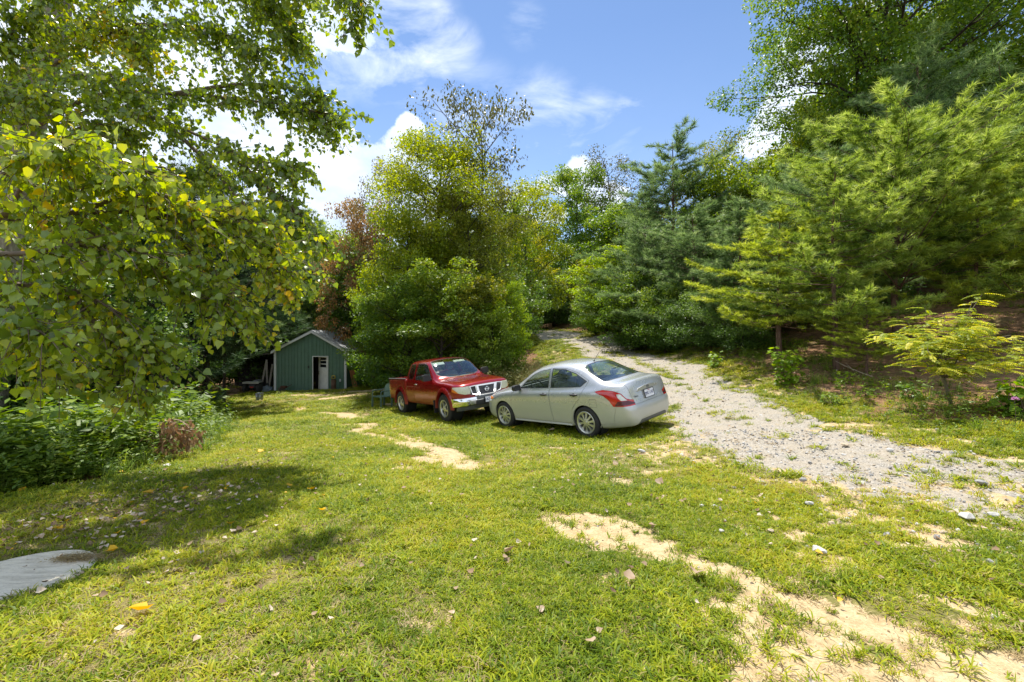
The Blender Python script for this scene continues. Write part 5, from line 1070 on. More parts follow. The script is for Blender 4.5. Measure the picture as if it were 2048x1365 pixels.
    tl = [(-1.60, .955), (-1.78, .985), (-2.0, .965), (-2.16, .91), (-2.22, .83), (-2.32, .70), (-2.34, .655), (-2.0, .665), (-1.92, .78), (-1.80, .87), (-1.66, .915)]
    lid = [(-.565, 1.3), (-.60, 1.04), (-.50, .66), (-.40, .635), (.40, .635), (.50, .66), (.60, 1.04), (.565, 1.3)]
    def lidcut(p): return MB().prism(p, 'x', -1.88, -3).mesh('c')
    tlb = both(tl, .50, 1.2); tls = both(grow(tl, -.004), .504, 1.2)
    bp = [(-1.60, .10), (-1.60, .235), (-1.66, .30), (-1.95, .33), (-2.06, .665), (-2.9, .665), (-2.9, .10)]
    fl = [(-1.46, .80), (-1.63, .80), (-1.63, .635), (-1.46, .635)]
    shell = panels(sk, shell, root, [('door', both(fd), both(grow(fd, -.007)), P_SILVER, 'split'), ('door', both(rd_), both(grow(rd_, -.007)), P_SILVER, 'split'),
        ('tail_light', tlb, tls, RED_LENS, 'split'), ('rear_bumper', MB().prism(bp, 'y', -1.3, 1.3).mesh('c'), MB().prism([(-1.61, -1), (-1.605, .231), (-1.663, .296), (-1.954, .326), (-2.064, .660), (-3.2, .661), (-3.2, 3), (3, 3.01), (3.01, -1.01)], 'y', -1.4, 1.4).mesh('c'), P_SILVER, 'bumper'), ('fuel_flap', both(fl, .4, 1.2, (1,)), both(grow(fl, -.006), .4, 1.2, (1,)), P_SILVER, ''),
        ('boot_lid', lidcut(lid), lidcut(grow(lid, -.007)), P_SILVER, '')])
    ins = [(-.52, .10), (-.49, .30), (-.42, .36), (.42, .36), (.49, .30), (.52, .10)]
    bmp = sk.bumper; ib = MB().prism(ins, 'x', -2.1, -3).mesh('c'); im = boolean(bmp, MB().prism(grow(ins, -.004), 'x', -2.1, -3).mesh('c'), 'INTERSECT'); bmp = boolean(bmp, ib)
    link('rear_bumper', sk.finish(bmp, P_SILVER), root); link('bumper_insert', sk.finish(im, TRIM), root)
    hl = [(1.62, .74), (1.80, .78), (2.08, .66), (2.10, .60), (1.95, .60), (1.75, .66)]
    shell = panels(sk, shell, root, [('headlight', both(hl, .42, 1.2), both(grow(hl, -.004), .42, 1.2), CLEAR_LENS, 'split')])
    link('body', sk.finish(shell, P_SILVER), root)
    for s_ in (1, -1):      # clear and dark fields of the tail lights
        for (poly, m, dd, nm) in (([(-2.07, .90), (-2.15, .895), (-2.20, .835), (-2.245, .775), (-2.16, .775), (-2.11, .82)], CLEAR_LENS, .003, 'reversing_lamp'), ([(-2.03, .675), (-2.10, .765), (-2.25, .765), (-2.31, .685)], DARK_LENS, .003, 'lamp_field'), ([(1.66, .735), (1.80, .77), (1.88, .735), (1.76, .685)], AMBER, .003, 'indicator')):
            q = sk.off(-dd); q = boolean(boolean(q, sk.off(.004)), both(poly, .5, 1.2, (s_,)), 'INTERSECT'); link(nm, sk.finish(q, m), root)
    # boot handle bar, badge, plate
    xh = sk.x_back(0, .93)[0]
    m = MB(); pts = [Vector((-2.245 + .00 * t, y, .945 - .06 * (y / .36) ** 2)) for t, y in [(0, q) for q in np.linspace(-.36, .36, 9)]]
    for a, b in zip(pts[:-1], pts[1:]): pass
    bar = [(-.37, .895), (-.34, .935), (-.1, .965), (.1, .965), (.34, .935), (.37, .895), (.35, .885), (-.35, .885)]
    m.prism(bar, 'x', -2.15, xh - .028); m.obj('boot_handle', P_SILVER, root, 60)
    rb = Matrix.Rotation(rad(-90), 3, 'Z') @ Matrix.Rotation(rad(80), 3, 'X'); er = rb.to_euler()
    xb = min(sk.x_back(y, z)[0] for y in (0, .15) for z in (.74, .88)); plate(root, (xb - .012, 0, .80), er, 'JMG 1147')
    b = MB(); b.lathe([(.034, 0), (.034, .004), (.026, .004), (.026, 0)], 24); b.box((0, 0, .003), (.078, .014, .004)); b.obj('badge', TRIM, root, 30, loc=(xh - .030, 0, .932), rot=(rad(90), 0, rad(-90)))
    link('lettering', text_mesh('VERSA', .045, TRIM, .002, 1.25), root, (sk.x_back(.44, .80)[0] - .006, .44, .80), (rad(90 - 14), 0, rad(-90 - 14)))
    # mirrors, handles, aerial, wipers, skirt line
    for s_ in (1, -1):
        m = MB(); m.prism([(.81 * s_, .965), (.83 * s_, .945), (.98 * s_, .95), (1.01 * s_, .98), (1.0 * s_, 1.05), (.97 * s_, 1.075), (.84 * s_, 1.075), (.81 * s_, 1.05)], 'x', .60, .70); m.obj('door_mirror', BLACK, root, 60); MB().box((.66, .82 * s_, .955), (.09, .10, .03), None, .01).obj('mirror_arm', BLACK, root)
        for (hx, hz) in ((-.16, .86), (-1.06, .875)):
            y = sk.y_at(hx, hz); h = link('door_handle', MB().tube([(hx + .09, (y + .003) * s_, hz), (hx + .06, (y + .028) * s_, hz + .004), (hx - .06, (y + .028) * s_, hz + .006), (hx - .09, (y + .003) * s_, hz + .004)], .020, 6).mesh('door_handle', BLACK, 60), root)
            link('handle_cup', MB().cyl((hx, (y - .004) * s_, hz), (hx, (y + .003) * s_, hz), .042, n=16).mesh('handle_cup', TRIM, 30), root)
        m = MB(); m.tube([(.92, .81 * s_, .232), (-.9, .81 * s_, .232)], .018, 6); m.obj('sill', P_SILVER, root, 60)
    m = MB(); m.cyl((-1.02, 0, 1.455), (-1.02, 0, 1.475), .028, .02); m.tube([(-1.02, 0, 1.47), (-1.20, 0, 1.66)], .005, 5); m.obj('aerial', BLACK, root)
    # inside
    m = MB(); m.box((.0, 0, .27), (3.6, 1.30, .05)); m.box((-.2, 0, .33), (2.0, 1.25, .05)); m.box((1.3, 0, .5), (.9, 1.0, .5)); m.box((-1.75, 0, .48), (.8, 1.1, .5)); m.obj('floor_pan', UNDER, root)
    m = MB()
    for x in (1.30, -1.30):
        for s_ in (1, -1): m.lathe([(.37, 0), (.37, .26), (.0, .26)], 24, Matrix.Translation((x, (.80) * s_, .32)) @ Matrix.Rotation(rad(90) * s_, 4, 'X'))
    m.obj('wheel_well', UNDER, root, 30)
    m = MB(); m.box((.80, 0, .90), (.50, 1.32, .16), (0, rad(8), 0), .05); m.obj('dashboard', simple('dash', (.13, .13, .135), .8), root)
    MB().box((-1.62, 0, 1.03), (.46, 1.15, .03)).obj('parcel_shelf', SEAT, root)
    steering(root, .50, .36, .93)
    for y in (.36, -.36): seat(root, .02, y, .50)
    seat(root, -.88, 0, .52, 1.2, .56)
    ms = wheel_meshes(.32, .19, .222, 'cover')
    for x in (1.30, -1.30):
        for s_ in (1, -1): put_wheel(root, ms, x, .755 * s_, .318, s_)
    return root

def build_truck(label):
    root = thing('pickup_truck', label, 'pickup truck')
    def L_(zb, a=.915): return [(0, zb), (.78, zb), (.88, zb + .03), (a, .62), (a + .006, .80), (a - .006, .98)]
    st = [(2.405, [(0, .62), (.40, .62), (.52, .63), (.58, .68), (.60, .76), (.60, .85), (.56, .93), (.45, .965), (.3, .98), (.15, .99), (0, .995)]),
          (2.36, [(0, .59), (.60, .59), (.69, .61), (.74, .68), (.75, .78), (.745, .88), (.70, .965), (.58, 1.005), (.4, 1.02), (.2, 1.03), (0, 1.035)]),
          (2.25, [(0, .57), (.70, .57), (.80, .59), (.845, .69), (.85, .80), (.84, .90), (.79, 1.00), (.64, 1.04), (.44, 1.055), (.22, 1.065), (0, 1.07)]),
          (2.05, [(0, .56), (.76, .56), (.86, .58), (.90, .70), (.905, .82), (.89, .93), (.835, 1.03), (.67, 1.075), (.45, 1.088), (.22, 1.10), (0, 1.10)]),
          (1.6, [(0, .50), (.78, .50), (.88, .53), (.915, .68), (.92, .83), (.905, .97), (.85, 1.075), (.69, 1.115), (.46, 1.125), (.23, 1.14), (0, 1.142)]),
          (1.15, L_(.42) + [(.86, 1.10), (.72, 1.145), (.5, 1.17), (.25, 1.185), (0, 1.19)]),
          (.85, L_(.42) + [(.86, 1.13), (.77, 1.26), (.67, 1.345), (.34, 1.385), (0, 1.40)]),
          (.45, L_(.42) + [(.86, 1.15), (.775, 1.42), (.675, 1.59), (.4, 1.65), (0, 1.668)]),
          (.2, L_(.42) + [(.86, 1.16), (.775, 1.45), (.67, 1.665), (.42, 1.72), (0, 1.738)]),
          (-.3, L_(.42) + [(.86, 1.17), (.77, 1.46), (.665, 1.69), (.42, 1.748), (0, 1.765)]),
          (-.85, L_(.42) + [(.86, 1.18), (.765, 1.46), (.655, 1.68), (.42, 1.738), (0, 1.755)]),
          (-1.0, L_(.42) + [(.86, 1.18), (.76, 1.46), (.64, 1.65), (.41, 1.705), (0, 1.72)]),
          (-1.07, L_(.44, .905) + [(.845, 1.17), (.745, 1.45), (.61, 1.60), (.38, 1.655), (0, 1.67)])]
    sk = Skin(st, .06); shell = sk.shell(.03); thin = sk.shell(.007)
    fg = [(.74, 1.175), (.70, 1.25), (.42, 1.53), (.30, 1.60), (.18, 1.625), (-.32, 1.64), (-.34, 1.60), (-.34, 1.20), (-.30, 1.175)]; rg = [(-.50, 1.26), (-.50, 1.60), (-.53, 1.635), (-.84, 1.62), (-.88, 1.58), (-.90, 1.30), (-.85, 1.20), (-.56, 1.20)]
    ws = [(1.13, 0), (1.10, .35), (.98, .62), (.88, .685), (.62, .66), (.40, .60), (.30, .565), (.27, .3), (.26, 0)]; ws = ws + [(x, -y) for x, y in ws[-2:0:-1]]
    bw = [(-.58, 1.28), (-.55, 1.56), (.55, 1.56), (.58, 1.28)]
    def top(poly, z0=1.0): return MB().prism(poly, 'z', z0, 2.0).mesh('c')
    def backc(p): return MB().prism(p, 'x', -.95, -1.5).mesh('c')
    for inn, big, name in [(both(fg), both(grow(fg, .016)), 'side_window'), (both(rg), both(grow(rg, .016)), 'side_window'), (top(ws, 1.165), top(grow(ws, .02), 1.165), 'windscreen'), (backc(bw), backc(grow(bw, .02)), 'rear_window')]:
        g = boolean(thin, inn, 'INTERSECT'); shell = boolean(shell, big); rim_ = boolean(boolean(thin, big, 'INTERSECT'), inn)
        for q in (split_sides(g) if name == 'side_window' else [g]): link(name, sk.finish(q, GLASS), root)
        link('window_seal', sk.finish(rim_, BLACK), root)
    shell = boolean(shell, arch(1.60, .40, .44, .45, 1.3).mesh('c'))
    fd = [(.98, .50), (1.02, .80), (.98, 1.10), (.84, 1.19), (.44, 1.575), (.28, 1.655), (-.40, 1.685), (-.42, .50)]; rd_ = [(-.43, .50), (-.41, 1.685), (-.88, 1.672), (-.975, 1.60), (-.985, 1.1), (-.98, .50)]
    hl = [(-.46, .97), (-.475, .955), (-.40, .755), (-.66, .755), (-.80, .80), (-.97, .93), (-.95, .975)]
    def hlc(p):
        m = MB()
        for s_ in (1, -1): m.prism([(a * s_, b) for a, b in p], 'x', 2.10, 3)
        return m.mesh('c')
    hood = [(1.16, .0), (1.12, .55), (1.02, .76), (1.3, .80), (2.0, .79), (2.28, .70), (2.36, .40), (2.375, 0)]; hood = hood + [(x, -y) for x, y in hood[-2:0:-1]]
    shell = panels(sk, shell, root, [('door', both(fd, .5), both(grow(fd, -.008), .5), P_RED, 'split'), ('rear_door', both(rd_, .5), both(grow(rd_, -.008), .5), P_RED, 'split'),
        ('headlight', hlc(hl), hlc(grow(hl, -.004)), HAZY, 'split'), ('bonnet', top(hood, .99), top(grow(hood, -.006), .99), P_RED, '')])
    link('body', sk.finish(shell, P_RED), root)
    amb = [(-.815, .80), (-.865, .825), (-.98, .93), (-.88, .93)]
    q = boolean(boolean(sk.off(-.004), sk.off(.004)), hlc(amb), 'INTERSECT')
    for z in split_sides(q): link('indicator', sk.finish(z, AMBER), root)
    # bed
    def B_(x, o=0): return (x, [(0, .50), (.78, .50), (.87, .53), (.915 - o, .66), (.921 - o, .82), (.913 - o, .97), (.905 - o, 1.08), (.90 - o, 1.16), (.885 - o, 1.19), (.5, 1.19), (0, 1.19)])
    bs = Skin([B_(-1.10), B_(-1.3), B_(-1.9), B_(-2.4), B_(-2.56, .01), B_(-2.63, .03)], .08, 3); bed = boolean(bs.off(0), MB().box((-1.86, 0, 1.2), (1.42, 1.66, .88)).mesh('c')); bed = boolean(bed, arch(-1.60, .40, .44, .45, 1.3).mesh('c'))
    tlp = [(-2.50, 1.06), (-2.7, 1.06), (-2.7, .78), (-2.52, .78)]; tls = both(tlp, .70, 1.2)
    q = boolean(bed, both(grow(tlp, -.004), .70, 1.2), 'INTERSECT'); bed = boolean(bed, tls)
    for z in split_sides(q): link('tail_light', bs.finish(z, RED_LENS), root)
    link('load_bed', bs.finish(bed, P_RED), root)
    for s_ in (1, -1): MB().box((-1.87, .872 * s_, 1.198), (1.52, .075, .026), None, .008).obj('bed_rail', TRIM, root)
    MB().box((-2.655, 0, .92), (.03, 1.50, .50), None, .01).obj('tailgate', P_RED, root)
    for s_ in (1, -1):      # flared arches
        for x in (1.6, -1.6):
            m = MB(); n = 22; rows = []
            for i in range(n + 1):
                a = rad(-3) + (PI + rad(6)) * i / n; ca, sa = math.cos(a), math.sin(a); row = []
                for (r_, yy) in ((.445, .86), (.438, .935), (.452, .962), (.49, .955), (.54, .935), (.575, .905)):
                    zc = .40 + r_ * sa; k = 1 - .25 * max(0, -sa); row.append(m.bm.verts.new((x + r_ * ca, yy * s_, zc)))
                rows.append(row)
            for a_, b_ in zip(rows, rows[1:]):
                for k in range(5): m.bm.faces.new((a_[k], b_[k], b_[k + 1], a_[k + 1]))
            m.obj('wheel_arch', P_RED, root, 50)
    # grille
    def yz(name, poly, x0, x1, mt, sm=30): return MB().prism(poly, 'x', x0, x1).obj(name, mt, root, sm)
    yz('grille_backing', [(-.50, .73), (-.47, .965), (.47, .965), (.50, .73), (.34, .70), (-.34, .70)], 2.395, 2.412, BLACK)
    def frame(poly, w, x0, x1, name='grille_frame'):
        inn = grow(poly, -w); return link(name, boolean(MB().prism(poly, 'x', x0, x1).mesh('c'), MB().prism(inn, 'x', x0 - .1, x1 + .1).mesh('c')), root)
    for (p, w) in (([(-.30, .72), (-.335, .975), (.335, .975), (.30, .72), (.24, .665), (-.24, .665)], .038), ([(-.335, .975), (-.275, .69), (-.46, .745), (-.525, .965)], .020), ([(.335, .975), (.275, .69), (.46, .745), (.525, .965)], .020)):
        f = frame(p, w, 2.40, 2.438); f.data.materials.clear(); f.data.materials.append(CHROME)
    for s_ in (1, -1): yz('grille_bar', [(.33 * s_, .975), (.272 * s_, .69), (.21 * s_, .69), (.262 * s_, .975)], 2.405, 2.447, CHROME)
    m = MB()
    for i in range(-9, 10):
        for sg in (1, -1):
            x0 = i * .055; a = Vector((2.418, x0, .70)); b = Vector((2.418, x0 + sg * .25, .95))
            def clip(q): return abs(q.y) < .50 and True
            if abs(a.y) < .50 and abs(b.y) < .50: m.tube([a, b], .005, 4)
    m.obj('grille_mesh', simple('grille_metal', (.16, .16, .18), .4, .5), root)
    e = MB(); er = (rad(90), 0, rad(90)); e.lathe([(.062, 0), (.062, .012), (.050, .014), (.046, .010), (.046, 0)], 32); e.box((0, 0, .010), (.145, .026, .010), None, .003); eo = e.obj('emblem', CHROME, root, 40, loc=(2.452, 0, .835), rot=er)
    link('lettering', text_mesh('NISSAN', .026, BLACK, .001, 1.1), eo, (0, 0, .017))
    # chrome bumper, valance, plate, fog lamps
    def band(name, prof, mt, ins=0.0, y1=.93, n=18, y0=None):
        m = MB(); rows = []; y0 = -y1 if y0 is None else y0
        for i in range(n + 1):
            y = y0 + (y1 - y0) * i / n; t = abs(y) / .93; x = 2.50 - .05 * t ** 2 - .22 * max(0, t - .72) ** 1.5 / .28 ** 1.5 - ins; rows.append([m.bm.verts.new((x + dx, y, z)) for dx, z in prof])
        for a_, b_ in zip(rows, rows[1:]):
            for k in range(len(prof) - 1): m.bm.faces.new((a_[k], b_[k], b_[k + 1], a_[k + 1]))
        for r_ in (rows[0], rows[-1]): m.bm.faces.new(r_)
        return m.obj(name, mt, root, 40)
    band('front_bumper', [(-.14, .665), (-.01, .665), (.0, .65), (.012, .56), (.0, .47), (-.03, .445), (-.12, .445)], CHROME)
    band('bumper_pad', [(-.13, .672), (.015, .672), (.02, .66), (.022, .60), (.0, .575), (-.1, .57)], TRIM, y1=.36, n=8); band('lower_grille', [(-.10, .575), (.012, .575), (.018, .50), (.006, .44), (-.1, .44)], BLACK, y1=.40, n=8)
    band('air_dam', [(-.12, .445), (-.03, .445), (-.05, .37), (-.08, .33), (-.14, .33)], TRIM, ins=.04, y1=.84)
    for s_ in (1, -1):
        for (nm, pr, mt) in (('fog_lamp', [(.058, -.02), (.058, .004), (.045, -.01), (0, -.012)], BLACK),): 
            o = MB().lathe(pr, 24).obj(nm, mt, root, 40, loc=(2.487, .62 * s_, .555), rot=(rad(90), 0, rad(90 + 5 * s_)))
            MB().lathe([(.066, -.01), (.066, .008), (.055, .008), (.055, -.01)], 24).obj('lamp_ring', CHROME, o, 40)
            MB().lathe([(.04, -.005), (.03, .002), (0, .004)], 20).obj('lens', GLASS_LT, o, 40)
        # lamps inside the headlight
        for (y, r_) in ((.60, .05), (.74, .042)): MB().lathe([(r_, 0), (r_ * .8, .004), (r_ * .5, -.002), (0, .004)], 20).obj('reflector', CLEAR_LENS, root, 40, loc=(2.385 if y < .7 else 2.345, y * s_, .86), rot=(rad(90), 0, rad(90 + (6 if y < .7 else 28) * s_)))
        m = MB(); m.prism([(.89 * s_, 1.17), (.92 * s_, 1.15), (1.10 * s_, 1.155), (1.13 * s_, 1.19), (1.12 * s_, 1.31), (1.09 * s_, 1.335), (.93 * s_, 1.33), (.89 * s_, 1.29)], 'x', .73, .84); m.obj('door_mirror', BLACK, root, 60); MB().box((.80, .90 * s_, 1.20), (.07, .14, .035), None, .01).obj('mirror_arm', BLACK, root)
        y = sk.y_at(-.26, 1.03); MB().tube([(-.17, (y - .005) * s_, 1.03), (-.20, (y + .03) * s_, 1.032), (-.33, (y + .03) * s_, 1.034), (-.36, (y - .005) * s_, 1.034)], .015, 6).obj('door_handle', CHROME, root, 60)
        MB().box((1.06, .86 * s_, .42), (.02, .24, .36)).obj('mud_flap', BLACK, root)
    plate(root, (2.545, .02, .56), (rad(90), 0, rad(90)), 'GRZ 1A37')
    # rear bumper (chrome) and tailgate area
    m = MB(); m.prism([(-2.55, -.90), (-2.74, -.86), (-2.78, -.5), (-2.78, .5), (-2.74, .86), (-2.55, .90)], 'z', .50, .68); m.obj('rear_bumper', CHROME, root, 30)
    # wipers
    for y in (-.05, .5): MB().tube([(1.12, y, 1.20), (1.02, y - .25, 1.255), (.98, y - .5, 1.25)], .009, 4).obj('wiper', BLACK, root)
    m = MB(); m.box((.4, 0, .47), (3.2, 1.5, .08)); m.box((-1.6, 0, .46), (2.2, .9, .14)); m.box((1.6, 0, .62), (1.1, 1.0, .35)); m.cyl((1.6, -.7, .38), (1.6, .7, .38), .06); m.cyl((-1.6, -.7, .38), (-1.6, .7, .38), .07); m.obj('chassis', UNDER, root)
    m = MB()
    for x in (1.6, -1.6):
        for s_ in (1, -1): m.lathe([(.455, 0), (.455, .30), (0, .30)], 28, Matrix.Translation((x, .86 * s_, .42)) @ Matrix.Rotation(rad(90) * s_, 4, 'X'))
    m.obj('wheel_well', UNDER, root, 30)
    MB().box((.85, 0, 1.06), (.52, 1.5, .20), (0, rad(6), 0), .06).obj('dashboard', simple('dash_truck', (.17, .165, .155), .8), root)
    steering(root, .50, .38, 1.12)
    for y in (.38, -.38): seat(root, .0, y, .72, .5, .6)
    seat(root, -.72, 0, .74, 1.2, .5, False)
    MB().box((.36, -.36, 1.60), (.02, .40, .13), (0, rad(-50), 0), .01).obj('sun_visor', simple('visor_cloth', (.55, .56, .48), .9), root); MB().box((.36, .36, 1.62), (.02, .40, .10), (0, rad(-50), 0), .01).obj('sun_visor', simple('visor_cloth', (.55, .56, .48), .9), root)
    MB().box((.42, 0, 1.54), (.03, .22, .06), None, .01).obj('rear_view_mirror', BLACK, root)
    ms = wheel_meshes(.39, .26, .235, 'alloy')
    for x in (1.60, -1.60):
        for s_ in (1, -1): put_wheel(root, ms, x, .80 * s_, .385, s_)
    return root
# ---------------------------------------------------------------- shed and the things round it
def shed():
    A = at(549, 783, 28.6); B = at(693, 777.5, 28.3); zb = gz((A.x + B.x) / 2, 28.4); u = Vector((B.x - A.x, B.y - A.y, 0)); W = u.length; ang = math.atan2(u.y, u.x)
    A.z = zb - .05; root = thing('shed', 'green metal gable shed with white trim and a white door', 'shed', A, (0, 0, ang)); H = (HZ - 702) / F * 28.3 - A.z; PK = (HZ - 663) / F * 28.4 - A.z; D = 5.5; xp = W * .53
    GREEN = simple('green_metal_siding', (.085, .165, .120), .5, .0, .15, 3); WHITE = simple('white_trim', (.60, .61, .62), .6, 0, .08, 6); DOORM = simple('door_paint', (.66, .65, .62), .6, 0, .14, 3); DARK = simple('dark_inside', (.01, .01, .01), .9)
    dx0, dx1, dh = (627 - 549) / 144 * W, (656 - 549) / 144 * W, 2.13
    def top(x): return H + (PK - H) * (x / xp if x < xp else (W - x) / (W - xp))
    def sheet(name, x0, x1, z0=None, z1=None):
        m = MB(); n = max(2, int(round((x1 - x0) / .0755))); P = []
        for i in range(n + 1):
            x = x0 + (x1 - x0) * i / n; P.append((x, -.018 if i % 3 == 0 else 0)); 
            if i % 3 == 0 and i < n: P.append((x + .022, -.018)); P.append((x + .030, 0))
        lo = [m.bm.verts.new((x, y, z0 if z0 is not None else 0)) for x, y in P]; hi = [m.bm.verts.new((x, y, min(z1, top(x)) if z1 is not None else top(x))) for x, y in P]; lb = [m.bm.verts.new((x, y + .03, v.co.z)) for (x, y), v in zip(P, lo)]; hb = [m.bm.verts.new((x, y + .03, v.co.z)) for (x, y), v in zip(P, hi)]
        for i in range(len(P) - 1): m.bm.faces.new((lo[i], lo[i + 1], hi[i + 1], hi[i])); m.bm.faces.new((lb[i], hb[i], hb[i + 1], lb[i + 1])); m.bm.faces.new((hi[i], hi[i + 1], hb[i + 1], hb[i]))
        m.obj('siding_panel', GREEN, root, 20)
    xs = [0.0, W * .27, dx0 - .05]
    for a, b in zip(xs[:-1], xs[1:]): sheet('s', a, b - .004)
    sheet('s', dx0 - .05, dx1 + .05, dh + .06); sheet('s', dx1 + .05, W)
    m = MB(); m.box((.03, D / 2, H / 2), (.05, D - .1, H)); m.obj('side_wall', GREEN, root); m = MB(); m.box((W - .03, D / 2, H / 2), (.05, D - .1, H)); m.obj('side_wall', GREEN, root)
    m = MB(); m.prism([(.06, 0), (.06, H - .05), (xp, PK - .06), (W - .06, H - .05), (W - .06, 0)], 'y', D - .06, D); m.obj('back_wall', GREEN, root)
    for s_, (xa, za, xb, zb_) in enumerate(((-.16, top(0) - .10, xp, PK), (xp, PK, W + .16, top(W) - .10))):
        m = MB(); dz = .05; m.prism([(xa, za + .03), (xb, zb_ + .03), (xb, zb_ + .03 + dz), (xa, za + .03 + dz)], 'y', -.14, D + .1); m.obj('roof', simple('roof_metal', (.36, .37, .38), .5, .3), root)
        m = MB(); m.prism([(xa, za - .10), (xb, zb_ - .10), (xb, zb_ + .025), (xa, za + .025)], 'y', -.165, -.14); m.obj('fascia', WHITE, root)
    for x in (.06, W - .06): MB().box((x, -.035, H / 2 - .02), (.15, .03, H - .06)).obj('corner_trim', WHITE, root)
    for (c, d) in (((dx0 - .02, -.03, dh / 2), (.05, .05, dh)), ((dx1 + .02, -.03, dh / 2), (.05, .05, dh)), (((dx0 + dx1) / 2, -.03, dh + .03), (dx1 - dx0 + .09, .05, .055))): MB().box(c, d).obj('door_frame', WHITE, root)
    MB().box(((dx0 + dx1) / 2, -.10, -.01), (dx1 - dx0 + .1, .22, .10)).obj('door_step', simple('concrete_step', (.45, .44, .40), .9), root)
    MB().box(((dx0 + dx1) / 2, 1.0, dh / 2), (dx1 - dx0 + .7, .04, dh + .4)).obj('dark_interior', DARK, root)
    dw = (dx1 - dx0) - .02; do = link('door', None, root, (dx1 - .005, .03, .04), (0, 0, rad(-28))); do.empty_display_size = .1
    m = MB(); wz = [(1.42, 1.60), (1.66, 1.82), (1.88, 2.02)]; m.box((-dw / 2, 0, .70), (dw, .045, 1.40)); m.box((-.07, 0, 1.74), (.14, .045, .67)); m.box((-dw + .08, 0, 1.74), (.16, .045, .67))
    for a, b in ((1.60, 1.66), (1.82, 1.88), (2.02, 2.075), (1.40, 1.42)): m.box((-dw / 2, 0, (a + b) / 2), (dw - .30, .04, b - a))
    m.obj('door_leaf', DOORM, do)
    for a, b in wz: MB().box((-dw / 2, .0, (a + b) / 2), (dw - .29, .012, b - a)).obj('pane', simple('dark_pane', (.015, .018, .02), .1), do)
    for z in (1.0, 1.12): MB().lathe([(0, .05), (.028, .045), (.032, .02), (.012, 0)], 12, Matrix.Translation((-dw + .07, -.02, z)) @ Matrix.Rotation(rad(90), 4, 'X')).obj('door_knob', BLACK, do)
    x = (618 - 549) / 144 * W; MB().box((x, -.05, 1.50), (.07, .06, .13), None, .01).obj('wall_lamp', BLACK, root); x = (681 - 549) / 144 * W; MB().box((x, -.045, .68), (.10, .05, .16), None, .008).obj('outlet_box', WHITE, root)
    def at_front(px, dy=-.15): return root.matrix_basis @ Vector(((px - 549) / 144 * W, dy, 0))
    p = at_front(670, 1.0); r = thing('service_mast', 'grey electric service mast standing on the right roof slope of the shed', 'mast', (p.x, p.y, A.z + H + .2)); zt = (HZ - 658) / F * p.y - (A.z + H + .2)
    GM_ = simple('galvanised', (.42, .44, .46), .4, .6); MB().tube([(0, 0, -.2), (0, 0, zt)], .035, 8).tube([(0, 0, zt), (.05, 0, zt + .08), (.13, 0, zt + .02)], .05, 8).obj('pipe', GM_, r); MB().cyl((-.06, 0, zt - .2), (.08, 0, zt - .2), .02).obj('insulator', WHITE, r)
    for i, dz in enumerate((-.1, -.22, -.34)):
        a = Vector((p.x, p.y, A.z + H + .2 + zt + dz)); b = Vector((-5.5, 38, 1.5 + dz)); o = MB().tube([a + (b - a) * t - Vector((0, 0, 1.1 * math.sin(PI * t))) for t in np.linspace(0, 1, 12)], .012, 4).obj('overhead_wire', BLACK, None); tag(o, 'dark service wire running right from the shed mast, %s of three' % ('highest', 'middle', 'lowest')[i], 'wire', 'wires from the shed mast')
    # barrel with hose reel, board, rusty tiller
    p = at_front(672, -.32); zg = gz(p.x, p.y); r = thing('barrel', 'brown rusted barrel standing right of the shed door', 'barrel', (p.x, p.y, zg)); MB().lathe([(0, 0), (.14, 0), (.15, .03), (.145, .25), (.155, .27), (.145, .29), (.145, .55), (.15, .60), (0, .60)], 24).obj('drum', simple('rusty_drum', (.16, .09, .06), .8, .2, .4, 5), r)
    r = thing('hose_reel', 'yellow coiled hose standing on top of the rusted barrel', 'hose', (p.x, p.y - .02, zg + .60)); m = MB()
    for k in range(7): R_ = .10 + .01 * (k % 3); y = -.06 + .02 * k; m.tube([(R_ * math.cos(a), y, .16 + R_ * math.sin(a)) for a in np.linspace(0, 2 * PI, 25)], .014, 5, False)
    m.obj('hose', simple('yellow_hose', (.42, .33, .06), .6), r); MB().cyl((0, -.08, .16), (0, .08, .16), .03).box((0, 0, .03), (.2, .14, .06)).obj('reel', BLACK, r)
    p = at_front(699, .3); o = MB().box((.12, 0, .55), (.30, .02, 1.15), (0, rad(-12), 0)).obj('leaning_board', simple('orange_board', (.35, .15, .06), .85), None, loc=(p.x, p.y, gz(p.x, p.y))); tag(o, 'orange brown board leaning on the right corner of the shed', 'board')
    p = at_front(574, -.35); r = thing('rusty_tiller', 'rusty garden tiller standing against the green shed wall', 'tiller', (p.x, p.y, gz(p.x, p.y))); RU = simple('rust', (.13, .055, .035), .9, .2, .4, 12); m = MB()
    for k in range(5):
        for q in range(4): a = q * PI / 2 + k * .5; m.tube([(-.3 + k * .08, 0, .14), (-.3 + k * .08, .1 * math.cos(a), .14 + .12 * math.sin(a)), (-.27 + k * .08, .12 * math.cos(a + .3), .14 + .13 * math.sin(a + .3))], .012, 4)
    m.cyl((-.35, 0, .14), (.1, 0, .14), .02); m.obj('tines', RU, r)['kind'] = 'stuff'; MB().box((.0, 0, .26), (.34, .22, .14), None, .02).obj('engine', RU, r); MB().tube([(0, .0, .2), (.3, 0, .3), (.5, 0, .42)], .018, 5).obj('handle', RU, r)
    return A, u.normalized(), W
SA, SU, SW = shed()
